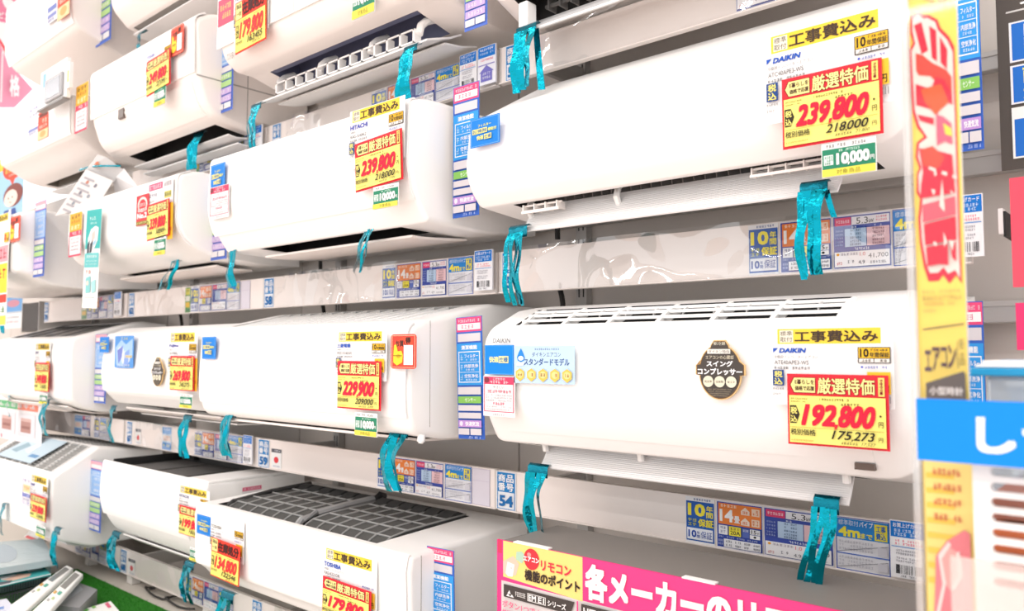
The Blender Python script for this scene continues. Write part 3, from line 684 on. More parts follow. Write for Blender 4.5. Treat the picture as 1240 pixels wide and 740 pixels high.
slab(r, 'lower_flap', [(1.17,2.168), (1.22,2.175), (1.27,2.19)], X0+.07, X1-.06, .004, SIDE, -1)
m = MB(); m.box(X0+.12, X1-.115, 1.130, 1.133, 2.199, 2.202, WHITE); m.box(X0+.12, X1-.115, 1.130, 1.150, 2.172, 2.175, WHITE)
for k in range(13): x = X0+.12+k*(X1-X0-.24)/12; m.box(x, x+.006, 1.130, 1.150, 2.172, 2.202, WHITE)
m.build('louver', r)
for x in (X0+.115, X0+.30, X0+.50, X1-.11):
    m = MB(); m.tube([(x, 1.19, 2.24), (x, 1.16, 2.225), (x, 1.145, 2.21), (x, 1.14, 2.19)], .009, WHITE); m.build('flap_arm', r)
m = MB(); m.box(X0+.29, X0+.365, 1.024, 1.03, 2.292, 2.328, P('sensor_frame', 'E2D8D2', .3)); m.box(X0+.297, X0+.358, 1.0225, 1.03, 2.296, 2.324, PAPER); m.build('sensor_window', r, bevel=.002)

# --- top row, upper left with the open dark outlet (249800)
X0, X1 = -2.785, -2.065
prof = [(YB,2.47), (1.10,2.46,.04), (1.040,2.43,.02), (1.043,2.265,.02), (1.069,2.19,.03), (1.10,2.160,.02), (1.125,2.152,.005),
        {'A': (1.13,2.151), 'B': (1.14,2.20), 'C': (1.22,2.21), 'D': (1.225,2.138), 'm': DARK}, (1.240,2.165), (YB,2.17)]
r = ACS['T1'] = ac('T1', 'white air conditioner at upper left with a square sensor and a dark open outlet underneath', X0, X1, 2.14, 1.04)
body(r, prof, X0, X1, mat=WARM, er=.02, el=.03, xa=X0+.10, xb=X1-.05); mount(r, X0, X1, 2.3, 2.4)
slab(r, 'front_panel', front(prof, 1.08, 2.27, 2.47), X0+.008, X1-.004, .004, WHITE, -1)
slab(r, 'lower_panel', front(prof, 1.112, 2.165, 2.258), X0+.03, X1-.03, .003, WARM, -1)
slab(r, 'flap', [(1.155,2.124), (1.18,2.120), (1.215,2.124)], X0+.09, X1-.02, .004, FLAPM, -1)
slab(r, 'lower_flap', [(1.185,2.105), (1.215,2.102), (1.243,2.110)], X0+.09, X1-.02, .004, FLAPM, -1)
m = MB(); m.box(X1-.0005, X1+.0008, 1.045, 1.38, 2.262, 2.2655, SEAM); m.box(X1-.0005, X1+.0008, 1.2, 1.2025, 2.15, 2.42, SEAM); m.build('side_seam', r)
x, z = at(153, 139, 1.06); m = MB(); m.box(x-.02, x+.02, 1.042, 1.075, z-.016, z+.016, P('sensor_dark', '6A5C55', .3)); m.build('sensor_window', r, bevel=.002)

# --- top row, far left, below the small monitor
X0, X1 = -3.72, -2.972
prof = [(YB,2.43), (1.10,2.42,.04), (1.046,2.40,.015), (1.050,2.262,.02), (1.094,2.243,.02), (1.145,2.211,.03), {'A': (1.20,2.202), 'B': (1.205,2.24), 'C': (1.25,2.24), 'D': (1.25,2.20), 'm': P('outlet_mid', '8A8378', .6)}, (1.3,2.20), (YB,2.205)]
r = ACS['L1'] = ac('L1', 'white top-row air conditioner at the left edge with a small monitor on it', X0, X1, 2.2, 1.05)
body(r, prof, X0, X1, mat=WARM, er=.012, xa=X0+.06, xb=X1-.06); mount(r, X0, X1, 2.3, 2.4)
slab(r, 'front_panel', front(prof, 1.06, 2.265, 2.42), X0+.008, X1-.004, .003, WHITE, -1)
slab(r, 'flap', [(1.225,2.180), (1.255,2.175), (1.30,2.18)], X0+.05, X1-.05, .004, FLAPM, -1)

# --- uppermost units, cut by the top edge
X0, X1 = -3.66, -2.972
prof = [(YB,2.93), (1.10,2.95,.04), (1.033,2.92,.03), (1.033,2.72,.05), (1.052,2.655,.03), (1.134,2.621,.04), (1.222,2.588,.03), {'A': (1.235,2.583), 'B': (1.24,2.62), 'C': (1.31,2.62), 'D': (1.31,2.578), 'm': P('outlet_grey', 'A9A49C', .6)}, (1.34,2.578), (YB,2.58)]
r = ACS['A0'] = ac('A0', 'white air conditioner in the top left corner with a smooth rounded underside', X0, X1, 2.58, 1.04)
body(r, prof, X0, X1, mat=WARM, er=.012, el=.03, xa=X0+.35, xb=X1-.06); mount(r, X0, X1, 2.7, 2.8)
slab(r, 'front_panel', front(prof, 1.06, 2.66, 2.95), X0+.008, X1-.004, .003, WHITE, -1)
slab(r, 'flap', [(1.25,2.565), (1.28,2.560), (1.31,2.565)], X0+.34, X1-.05, .004, FLAPM, -1)
X0, X1 = -2.80, -2.05
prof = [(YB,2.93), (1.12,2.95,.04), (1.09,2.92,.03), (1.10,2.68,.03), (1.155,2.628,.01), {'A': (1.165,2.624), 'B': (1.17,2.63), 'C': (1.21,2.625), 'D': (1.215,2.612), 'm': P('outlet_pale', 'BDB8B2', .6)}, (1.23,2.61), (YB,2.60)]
r = ACS['B0'] = ac('B0', 'white air conditioner cut off by the top edge, left of the open-louvre unit', X0, X1, 2.6, 1.09)
body(r, prof, X0, X1, mat=WARM, er=.015, el=.02, xa=X0+.04, xb=X1-.04); mount(r, X0, X1, 2.7, 2.8)
slab(r, 'flap', [(1.17,2.606), (1.21,2.600), (1.26,2.602)], X0+.03, X1-.03, .004, FLAPM, -1)
X0, X1 = -1.05, -.3
prof = [(YB,2.43), (1.12,2.43,.04), (1.06,2.40,.03), (1.07,2.28,.05), (1.144,2.208,.01), {'A': (1.150,2.198), 'B': (1.16,2.26), 'C': (1.23,2.26), 'D': (1.238,2.170), 'm': DARK}, (1.34,2.17), (YB,2.19)]
r = ACS['R1'] = ac('R1', 'white air conditioner cut off by the top edge above the large right-hand units', X0, X1, 2.16, 1.07)
body(r, prof, X0, X1, mat=WARM, er=.02, el=.03, xa=X0+.05, xb=X1-.06); mount(r, X0, X1, 2.25, 2.35)
slab(r, 'flap', [(1.150,2.122), (1.170,2.130), (1.195,2.150), (1.21,2.165)], X0+.06, X1-.06, .004, FLAPM, -1)
m = MB(); m.box(X0+.062, X0+.085, 1.155, 1.185, 2.13, 2.185, WHITE); m.build('flap_arm', r, bevel=.003)
m = MB(); m.box(X0+.09, X1-.1, 1.205, 1.211, 2.182, 2.188, MATS['louver_grey'])
for k in range(20): m.box(X0+.1+k*.028, X0+.104+k*.028, 1.2, 1.225, 2.175, 2.205, MATS['louver_grey'])
m.build('louver', r)

# ================================================================== STICKERS (parts of the units)
def c_hdr():
    c = Card(100, 20, 'F9D84A'); c.R(3, 2, 22, 18, 'F6F0DC'); c.T('標準', 4, 3, 21, 9.5, '5A5048', .0); c.T('取付', 4, 10.5, 21, 17, '5A5048', .0)
    c.T('工事費込み', 24, 2.5, 97, 17.5, '4A3A30', .022); return c
def c_blue3():
    c = Card(36, 40, '1E84E0'); c.frame(1.2, 1.2, 34.8, 38.8, .5, '8CC4F4'); c.T('フィルター', 10, 9, 26, 13, 'F4F47A', .02)
    for k, ch in enumerate('お掃除'): c.R(3+k*6.3, 15, 8.8+k*6.3, 22, 'F4EC8A'); c.T(ch, 3.5+k*6.3, 16, 8.3+k*6.3, 21, '2A62A8')
    c.T('機能付', 22.5, 16.5, 33, 21, 'F4F47A', .02); c.T('快適', 9, 25, 17, 31, 'FFF48A', .03); c.R(18, 24.5, 27, 31.5, 'F4EC8A'); c.T('仕様', 18.5, 25.2, 26.5, 30.8, '2A62A8'); return c
def c_kaiteki():
    c = Card(36, 36, '1288E8'); c.frame(.6, .6, 35.4, 35.4, .5, '5CB4F4'); c.T('快適', 6, 14, 17.5, 21.5, 'F8F6A8', .03); c.R(18, 13.5, 30, 22, 'F2EFA8'); c.T('仕様', 18.8, 14.6, 29.2, 21, '2A6AB0', .02); return c
def c_redwhite():
    c = Card(40, 54, 'FBF8F8'); c.frame(1, 1, 39, 48, 1, 'E8476C'); c.R(1, 1, 39, 11, 'E8476C'); c.E(4.5, 5.5, 3.5, 4, '8A3A48'); c.T('こだわりの', 13, 2.2, 28, 5.6, 'FFF0F4', .01); c.scrib(9, 6.5, 36, 9.8, 'FFF0F4')
    c.T('やさしい', 13, 13, 27, 16.5, '55484A', .0); c.scrib(5, 18.5, 36, 22.5, 'E05878', 9)
    for y in (24.5, 28, 31.5): c.scrib(4, y, 37, y+2.2, 'B8AEB4')
    c.scrib(13, 35, 28, 38.5, 'E05878', 5); c.scrib(4, 40, 37, 42, 'B8AEB4'); c.scrib(4, 43.5, 34, 45.5, 'B8AEB4'); c.scrib(13, 50, 28, 52.4, 'A8A4A8', 6); return c
def c_model():
    c = Card(74, 48, 'C4E0FA'); c.scrib(26, 3, 56, 5.5, '7C94B8'); c.T('ダイキンエアコン', 23, 8, 58, 14, '52678E', .0); c.T('スタンダードモデル', 13, 16, 68, 25, '3C5A94', .015)
    c.poly([(9,3),(12,9),(14,15),(13,19),(9,21),(5,19),(4,15),(6,9)], '2A8CE0'); c.E(9, 16, 3.4, 3, 'F4F8FE'); c.poly([(4,21),(14,21),(12,26),(3,26)], 'DCECFC')
    for k in range(5):
        x = 8+k*14.5; c.poly([(x-5.5,33),(x,29),(x+5.5,33),(x+5.5,41),(x,46),(x-5.5,41)], 'F2C860'); c.E(x, 37, 4, 4.6, 'F8DC94', 12); c.scrib(x-3.2, 35, x+3.2, 39, '9A7A48', 2)
    return c
def c_badge():
    W_, H_ = 62, 74
    pts = [(20,7),(24,1),(38,1),(42,7)]+[(31+25.5*math.cos(a), 36+30*math.sin(a)) for a in [math.radians(q) for q in range(-64, -10, 9)]]
    pts += [(61,31),(61,43),(55.5,44)]+[(31+25.5*math.cos(a), 42+31*math.sin(a)) for a in [math.radians(q) for q in range(5, 176, 10)]]
    pts += [(6.5,44),(1,43),(1,31),(7,30)]+[(31+25.5*math.cos(a), 36+30*math.sin(a)) for a in [math.radians(q) for q in range(190, 245, 9)]]
    c = Card(W_, H_, 'E8C48A', th=.003, outline=pts)
    sc = lambda k: [(31+(x-31)*k, 38+(y-38)*k) for x, y in pts]
    c.poly(sc(.965), '7A5A38'); c.poly(sc(.93), '504A46'); c.T('新冷媒', 24, 3.2, 38, 7.4, 'E8E4D0', .0); c.R(16, 12, 44, 17.5, 'F0ECE4'); c.T('ダイキン独自', 17.5, 13, 42.5, 16.8, '44403C', .0)
    c.T('エアコンの心臓部', 14, 19.5, 48, 24, 'E8DEC4', .0); c.T('スイング', 15, 26, 47, 33, 'FFFFFF', .03); c.T('コンプレッサー', 4, 35, 58, 43, 'FFFFFF', .035)
    for x, t in ((17, '高効率'), (31, '低振動'), (45, '省エネ')): c.E(x, 51, 6.4, 6.8, 'EAE4CC'); c.T(t, x-4.6, 49.6, x+4.6, 52.6, '5A5248', 0)
    for y in (59.5, 62, 64.5, 67): c.scrib(16+(y-59)*.6, y, 46-(y-59)*.6, y+1.4, 'A89A80')
    return c
def c_fan():                     # small red round-cornered sticker with a pointing hand
    c = Card(34, 44, 'E04A3C', corner=4); c.frame(1.5, 1.5, 32.5, 42.5, .7, 'F4C0A0'); c.poly([(5,38),(4,12),(17,3),(30,6),(30,30),(18,41)], 'E8563A')
    c.T('お買い', 7, 8, 23, 16, '3A2A26', .03); c.T('得', 20, 4, 27, 12, '3A2A26', .03); c.R(18, 14, 30, 39, 'FCFAF8')
    c.poly([(5,14),(8,13),(10,22),(15,21),(17,27),(16,36),(9,40),(4,36),(4,28)], 'F4D83A'); c.E(11, 28, 3, 2.6, 'D8B028', 12); c.poly([(4,27),(16,27),(16,28),(4,28)], '8A6A20'); return c
def c_no2():
    c = Card(26, 44, 'E5424A'); c.E(13, 14, 10, 11, 'F6E4DC'); c.E(13, 15, 7.5, 8.5, 'E5424A'); c.scrib(7, 12, 19, 17, 'FBE8E4', 3); c.R(4, 20, 22, 24, 'FBE8E4'); c.scrib(5, 20.6, 21, 23.6, 'D8404A', 4)
    c.T('No.2', 3, 26, 23, 34, 'FFFFFF', .04); c.R(1, 38, 25, 43, '8A7A30'); c.scrib(3, 39, 23, 42, 'F0E49A', 5); return c
def c_anime():                   # plain blue picture sticker
    c = Card(40, 66, '5A9CE4', corner=2); c.poly([(2,24),(14,8),(24,18),(38,6),(38,40),(20,64),(4,60)], 'A8CCF4'); c.E(13, 34, 7, 12, 'DCE8FA'); c.E(24, 46, 9, 14, 'E8F0FC'); c.poly([(6,30),(18,20),(16,44),(9,58)], '7A88D0'); c.poly([(22,34),(32,28),(30,60),(20,62)], '88A8E8')
    c.scrib(14, 3, 28, 8, 'F4F0B0', 3); c.R(24, 40, 38, 45, 'F0E0A0'); c.scrib(25, 41, 37, 44, '6A6A8A', 4); c.scrib(6, 58, 34, 63, 'E4EEFC', 6); return c
def c_strip1():                  # yellow top, red and white below
    c = Card(26, 96, 'FBF4F4'); c.R(0, 0, 26, 40, 'F2B840'); c.scrib(3, 4, 23, 12, '6A5A38', 3); c.scrib(3, 15, 23, 22, 'B8782A', 4); c.scrib(3, 27, 23, 36, 'FFF2C0', 3); c.R(0, 40, 26, 50, 'E4506A'); c.scrib(2, 42, 24, 48, 'FFE8EC', 5)
    for y in (55, 63, 71, 79): c.scrib(4, y, 21, y+4, 'B8A8B0', 5)
    c.frame(0, 50, 26, 96, 1, 'E4506A'); c.R(0, 92, 26, 96, 'E4506A'); return c
def c_pinkbox():
    c = Card(30, 34, 'F0607A'); c.scrib(4, 8, 26, 15, 'F8E890', 5); c.scrib(4, 19, 26, 26, 'F8E890', 5); return c
def c_plain(t, col='8C8A88', sh=0.15, b=0.02):
    def f():
        c = Card(40, 8, bare=True); c.T(t, 1, 1, 39, 7, col, b, sh); return c
    return f
def c_mark():
    c = Card(16, 22, bare=True); g = 'B4B0AC'
    c.poly([(2,4),(9,1),(15,1),(9,3.5),(6,5),(11,6),(14,6),(8,9),(3,8)], g); c.poly([(1,11),(7,9.5),(14,9),(8,12),(6,13.5),(10,14.5),(15,14),(9,17.5),(2,17)], g); return c
def stick(u, key, fn, name, tl, br, Y, label=None):
    o = put(key, fn, name, tl, br, Y, parent=ACS[u])
    if label: o['label'] = label
    return o
stick('D2', 'blue3', c_blue3, 'sticker', (569.5,146), (605,172), 1.050, 'blue comfort-specification sticker')
stick('D2', 'mark', c_mark, 'brand_mark', (1064,18), (1083,38), 1.052)
stick('D3', 'kaiteki', c_kaiteki, 'sticker', (587,418), (622,454), 1.050, 'plain blue comfort-specification sticker')
stick('D3', 'redwhite', c_redwhite, 'sticker', (585.5,455), (623.5,506), 1.0495, 'red and white notice sticker')
stick('D3', 'model', c_model, 'sticker', (622.5,419), (696,466), 1.0495, 'light blue standard model sticker')
stick('D3', 'badge', c_badge, 'badge', (841,411), (904,487), 1.0465, 'black round compressor badge')
stick('D3', 'lg1', c_plain('DAIKIN'), 'logo', (596,409), (619,416), 1.0545)
stick('D3', 'mark', c_mark, 'brand_mark', (1070,402), (1083,420), 1.0525)
stick('H2', 'blue3', c_blue3, 'sticker', (255.5,201), (272,228), 1.009, 'blue comfort-specification sticker')
stick('H2', 'redwhite', c_redwhite, 'sticker', (254.5,228), (277,262), 1.0085, 'red and white notice sticker')
stick('M3', 'blue3', c_blue3, 'sticker', (245,408), (261,435), 1.009, 'blue comfort-specification sticker')
stick('M3', 'fan', c_fan, 'sticker', (473.5,405), (504,447), 1.007, 'red sticker with a yellow pointing hand')
stick('F3', 'blue3', c_blue3, 'sticker', (121,408), (131.5,427), 1.081, 'blue comfort-specification sticker')
stick('F3', 'anime', c_anime, 'sticker', (139.5,407), (161,446), 1.081, 'pale blue picture sticker')
stick('F3', 'badge', c_badge, 'badge', (183.5,432), (198,469), 1.077, 'slim badge seen at a slant')
stick('N2', 'strip1', c_strip1, 'sticker', (85,260), (98,309), 1.006, 'yellow, red and white notice sticker')
stick('N2', 'no2', c_no2, 'sticker', (165.5,238), (179.5,271), 1.006, 'red No.2 sticker')
stick('T1', 'strip1', c_strip1, 'sticker', (92.5,106), (105.5,156), 1.031, 'yellow, red and white notice sticker')
stick('T1', 'fan', c_fan, 'sticker', (207,36), (222,62), 1.027, 'red sticker with a yellow pointing hand')
stick('P1', 'pinkbox', c_pinkbox, 'sticker', (264.5,2), (282,24), 1.0225, 'pink square sticker')
stick('P1', 'lg2', c_plain('TOSHIBA', 'A89E98', 0, .01), 'logo', (274.5,65), (284,71), 1.028)
stick('L2', 'fan', c_fan, 'sticker', (11.5,264), (24,291), .913, 'red and yellow round-cornered sticker')
stick('T4', 'blue3', c_blue3, 'sticker', (238.5,622), (256.5,651), 1.020, 'blue comfort-specification sticker')
def c_sharp():
    c = Card(22, 88, 'F4F0F4', corner=9); c.frame(1, 14, 21, 86, .8, '8C8AC8'); c.scrib(5, 12, 17, 20, '6C68B0', 3); c.R(3, 28, 19, 50, 'F6E2B0'); c.scrib(5, 32, 17, 44, 'D89060', 3); c.R(2, 54, 20, 64, '6C78C8'); c.scrib(4, 56, 18, 62, 'F0F0FA', 4); c.scrib(4, 68, 18, 74, '8C8AB8', 3); c.scrib(4, 77, 18, 82, '6C78C8', 4); return c
stick('S4', 'sharp', c_sharp, 'sticker', (27.5,574), (37.5,614), 1.015, 'tall white and blue sticker')
def c_cardblue():
    c = Card(70, 40, 'CFE6F2'); c.E(20, 14, 6, 5, '9CB8C8'); c.E(40, 24, 7, 5, 'F0F4F4'); c.poly([(10,30),(30,24),(28,34)], '88A8B4'); c.scrib(46, 24, 66, 30, '6C98C8', 6); c.scrib(10, 6, 40, 10, 'A8C8D8'); return c

# ================================================================== PRICE CARDS, INSTALLATION SHEETS, DISCOUNT CARDS
def num(c, t, x0, y0, x1, y1, col, bold, res=3, sh=.28):
    """digits set tight at full height with a small comma between them"""
    a, b = t.split(','); h = y1-y0; w = (x1-x0-.07*h)/(len(a)+len(b)); xm = x0+w*len(a)
    c.T(a, x0, y0, xm, y1, col, bold, sh, res=res); c.T(b, xm+.07*h, y0, x1, y1, col, bold, sh, res=res)
    c.poly([(xm-.06*h, y1-.12*h), (xm+.08*h, y1-.12*h), (xm-.02*h, y1+.12*h), (xm-.10*h, y1+.12*h)], col)
def c_price(price, net, tax):
    def f():
        c = Card(120, 92, 'E8303E'); Y1 = 'FDF284'
        c.R(3, 2.5, 37, 26, 'E8303E'); c.poly([(8,4),(36,4),(36,25),(8,25),(3,14.5)], '8A1C22'); c.poly([(9,5),(35,5),(35,24),(9,24),(4.5,14.5)], 'F8EE9A')
        c.T('E暮らしを', 10, 7, 34, 13.5, '4A2A28', .02); c.T('価格で応援', 10, 15.5, 34, 21.5, '4A2A28', .02)
        c.T('厳選特価', 38, 4.5, 105, 25, 'FBF3A0', .016, 0, '6A2A24', .022, res=3)
        c.R(109, 3, 116, 26, 'F4E27A'); c.scrib(110.5, 5, 114.5, 24, 'A03038', 1)
        for q in range(5): c.scrib(110.5, 5+q*4, 114.5, 7.6+q*4, 'A83A40', 2)
        c.R(3, 28, 117, 89, Y1); c.scrib(5, 31, 26, 33.2, '8A7A40', 9); c.scrib(40, 30.5, 76, 33.5, '6A5A30', 12); c.scrib(5, 35, 24, 36.6, '9A8A48', 9); c.scrib(66, 36, 88, 39, '5A4A28', 6)
        c.poly([(4,41),(12,41),(16,52),(16,53),(12,64),(4,64)], '3A3226'); c.T('税', 5, 43, 13, 52, Y1, .02); c.T('込', 5, 54, 13, 62.5, Y1, .02)
        num(c, price, 18, 38.5, 106, 66.5, 'EE2440', .04)
        c.T('円', 109, 57, 114.5, 64, '5A4A28', .01); c.E(111.5, 50, 1.5, 1.5, '5A4A28', 5)
        c.R(5, 68.6, 115, 69.2, 'B8A040'); c.T('税別価格', 5, 71, 36, 79, '3A3226', .01); num(c, net, 55, 70.5, 105, 81.5, '2E2820', .014, 3); c.T('円', 109, 76, 114, 81.5, '5A4A28')
        c.scrib(66, 84, 86, 87, '6A5A30', 6); c.T(tax, 90, 83.4, 106, 87.6, '4A4228', 0, .28); c.scrib(6, 84.5, 34, 86.5, 'D09040', 14); return c
    return f
def c_clear(price, net):         # stock-disposal card
    def f():
        c = Card(100, 100, 'F0402E'); c.R(2, 2, 22, 34, 'F8EE9A'); c.T('現品', 4, 5, 20, 14, '3A2A20', .02); c.T('一台', 4, 19, 20, 28, '3A2A20', .02)
        c.T('在庫処分', 24, 5, 96, 31, '4A1A1A', .045); c.R(2, 36, 98, 97, 'FDF07A'); c.scrib(60, 38, 84, 41, '6A5A30', 7); c.scrib(6, 39, 40, 41, '9A8A48', 12)
        c.R(4, 46, 13, 70, '4A4226'); c.T('税', 5, 48, 12, 57, 'FDF07A', .02); c.T('込', 5, 59, 12, 68, 'FDF07A', .02)
        num(c, price, 15, 43, 93, 75, 'F03A3A', .04); c.T('税別価格', 5, 78, 26, 84, '4A4226', 0); num(c, net, 42, 77, 91, 89, '3A3226', .012); c.scrib(52, 91, 88, 95, '8A7A40'); return c
    return f
def c_sheet(brand, bcol, model, sub, yen=True, hdr=True, year=True):
    def f():
        c = Card(150, 112, 'FBFAF9', th=.0006)
        if hdr:
            c.R(7, 1, 136, 23, 'F8D648'); c.R(10, 3, 28, 21, 'F6F0DC'); c.T('標準', 11, 4, 27, 11.5, '5A5048', .0); c.T('取付', 11, 12.8, 27, 20, '5A5048', .0); c.T('工事費込み', 30, 4, 133, 20.5, '4A3A30', .022)
        if brand == 'DAIKIN': c.poly([(1,29),(8,29),(1,36)], '2A5CC0'); c.T(brand, 9, 29, 45, 36, '2A5CC0', .04, .2)
        elif brand: c.T(brand, 2, 28, 2+7.0*len(brand) if brand.isascii() else 44, 37, bcol, .03)
        c.T(sub, 2, 39.5, 60, 44, '8A8888', -.004); c.T(model, 3, 47, 48, 53, '6A6868', .0); c.scrib(2, 56, 50, 60, '8A8888')
        if year:
            c.R(109, 28, 147, 50, '4A4640'); c.R(110, 29, 146, 43, 'F2C02E'); c.T('10', 111.5, 30, 122, 42, '3A3020', .03); c.T('年間保証', 123, 35, 145.5, 42, '4A4030', .02); c.scrib(124, 30.5, 144, 33.6, '5A5040', 6); c.R(110.5, 44, 127.5, 49, 'EFEBE4'); c.R(128.5, 44, 146, 49, 'EFEBE4'); c.scrib(113, 45, 125, 48, '5A5040', 3); c.scrib(131, 45, 143, 48, '5A5040', 3)
        c.E(114, 55.5, 1.6, 1.6, '4A60C8', 8); c.scrib(117, 54, 143, 57.5, '6A80D0', 8)
        c.R(1, 61, 16, 84, '2A4C8C'); c.T('税', 3, 62.5, 14, 72, 'F4E878', .02); c.T('込', 3, 73, 14, 82.5, 'F4E878', .02); c.scrib(1, 87, 16, 90, '9A9898', 5); c.scrib(1, 95, 12, 98, '9A9898', 4)
        if yen: c.R(120, 62, 147, 92, 'F8C83A'); c.T('0', 121, 66, 133, 88, 'E83A3A', .05); c.T('円', 137, 80, 145, 90, '5A4A28', .02); c.bars(126, 95, 147, 104, '7A7878', 14)
        return c
    return f
def c_green10():
    c = Card(68, 48, 'FAFAF8'); c.scrib(6, 2.5, 56, 7, '5A5A58', 14); c.R(1, 9, 67, 37, '2E8A68'); c.scrib(22, 10.5, 48, 14, 'D4F0E0', 10); c.R(3, 17, 15, 31, 'E8F4EE'); c.scrib(4, 18.5, 14.5, 22, '2E8A68', 4); c.scrib(4, 23, 14.5, 26, '2E8A68', 4); c.scrib(4, 27, 14.5, 30, '2E8A68', 4)
    num(c, '10,000', 19, 16, 60, 32, 'FFFFFF', .045, sh=0); c.T('円', 61, 25, 66, 31, 'FFFFFF', .02); c.R(1, 37, 67, 47, 'F4E85A'); c.T('対象商品', 19, 38.8, 49, 45.4, '6A5A28', .0); return c
def sheet(u, key, fn, tl, br, Y, lab): return put(key, fn, 'installation_sheet', tl, br, Y, lab, 'sheet', 'white installation sheets')
def price(key, fn, tl, br, Y, lab, **k): return put(key, fn, 'price_card', tl, br, Y, lab, 'price card', 'price cards on the air conditioners', **k)
def green(tl, br, Y, lab): return put('green10', c_green10, 'discount_card', tl, br, Y, lab, 'card', 'green discount cards')
JP = '冷暖房インバーターエアコン'
pz = lambda p, n, t: c_price(p, n, t)
# large unit, upper right
sheet('D2', 'shD2', c_sheet('DAIKIN', '', 'ATC40APE3-WS', JP), (927,46), (1082,122), 1.0475, 'white sheet with yellow header on the large upper-right unit')
price('pD2', pz('239,800', '218,000', '21,800'), (946.5,97), (1070,161), 1.040, 'largest price card reading 239800, on the upper-right unit')
green((994.5,175), (1062,207), 1.042, 'green 10,000-yen card below the largest 239800 price card')
# foreground unit
sheet('D3', 'shD3', c_sheet('DAIKIN', '', 'ATE40APE3-WS', JP), (935,398), (1084,496), 1.0465, 'white sheet with yellow header on the 192800-yen unit')
price('pD3', pz('192,800', '175,273', '17,527'), (953,452.5), (1078,547), 1.040, 'red and yellow price card reading 192800')
# middle unit
sheet('H2', 'shH2', c_sheet('HITACHI', '4A58B8', 'RAS-X40K2', JP), (424,136), (490,190), 1.006, 'white sheet with yellow header on the middle second-row unit')
price('pH2', pz('239,800', '218,000', '21,800'), (429.5,175), (486,222), 1.000, 'price card reading 239800 on the middle second-row unit', roll=math.radians(-3))
green((452,227), (482.5,249), 1.0, 'green 10,000-yen card below the middle 239800 price card')
# third row
sheet('M3', 'shM3', c_sheet('三菱電機', '3A62C0', 'MSZ-FD4020S', JP), (408,402), (468,462), 1.0065, 'white sheet with yellow header on the 229900-yen unit')
price('pM3', pz('229,900', '209,000', '20,900'), (409,437), (461,498), 1.0, 'red and yellow price card reading 229900')
green((430,499), (456.5,530), 1.0, 'green 10,000-yen card below the 229900 price card')
sheet('F3', 'shF3', c_sheet('Fujitsu', '5058B0', 'AS-M40K2', JP), (205.5,403), (238,460), 1.0785, 'white sheet with yellow header on the 269800-yen unit')
price('pF3', pz('269,800', '245,273', '24,527'), (206.5,431), (234.5,474), 1.07, 'red and yellow price card reading 269800')
green((218,477), (232.5,495), 1.072, 'green 10,000-yen card below the 269800 price card')
sheet('L3', 'shL3', c_sheet('SHARP', '8080A0', 'AY-L40X2', JP), (43,416), (60.5,455), 1.060, 'white sheet with yellow header on the leftmost third-row unit')
price('pL3', pz('349,800', '318,000', '31,800'), (43,439), (59,475), 1.053, 'red and yellow price card reading 349800')
green((48,476), (57,490), 1.055, 'green 10,000-yen card below the 349800 price card')
# second row
def c_pinksheet():
    c = Card(100, 80, 'FBFAF9'); c.R(6, 2, 60, 18, 'E4507A'); c.scrib(9, 5, 56, 15, 'FFE8F0', 6); c.R(64, 2, 96, 18, 'E8E4E4'); c.scrib(66, 5, 94, 15, '8A8088', 4); c.scrib(4, 26, 40, 34, '8A88A0', 5); c.R(68, 28, 94, 44, 'D8D070'); c.scrib(69, 31, 93, 40, '4A4640', 4); c.scrib(4, 42, 40, 47, 'A8A6A8'); return c
sheet('N2', 'shN2', c_pinksheet, (179,224), (209,256), 1.0085, 'white sheet with pink header on the unit with the No.2 sticker')
price('pN2', pz('339,800', '308,909', '30,891'), (178.5,249), (204,287), 1.0, 'price card reading 339800 beside the red No.2 sticker', roll=math.radians(-2))
green((187,287), (200.5,308), 1.0, 'green 10,000-yen card below the 339800 price card')
def c_yel(): c = Card(20, 60, 'F8B82E'); c.R(2, 40, 18, 46, 'E88A2A'); return c
put('yel', c_yel, 'backing_card', (203.5,246), (208.5,289), 1.004, 'orange card peeking out behind the 339800 price card', 'card', 'orange backing cards')
put('yel', c_yel, 'backing_card', (234,434), (238,474), 1.074, 'orange card peeking out behind the 269800 price card', 'card', 'orange backing cards')
sheet('L2', 'shL2', c_sheet('', '', 'X40', JP, year=False), (-16,266), (11.5,300), .9105, 'white sheet with yellow header cut by the left photo edge')
def c_saletag(): c = Card(40, 100, 'FBF6F2'); c.R(1, 2, 39, 22, 'F2A8B0'); c.scrib(3, 5, 37, 18, 'C86070', 4); c.R(1, 24, 39, 60, 'F6D83A'); c.scrib(3, 30, 37, 42, 'E0402E', 4); c.R(1, 62, 39, 72, 'E8402E'); c.scrib(3, 76, 37, 84, '4A9A58', 4); c.R(1, 88, 39, 99, 'F4E45A'); return c
put('saletag', c_saletag, 'price_card', (-12,300), (7,394), .906, 'long hanging sale tag at the left photo edge, second row', 'price card', 'price cards on the air conditioners')
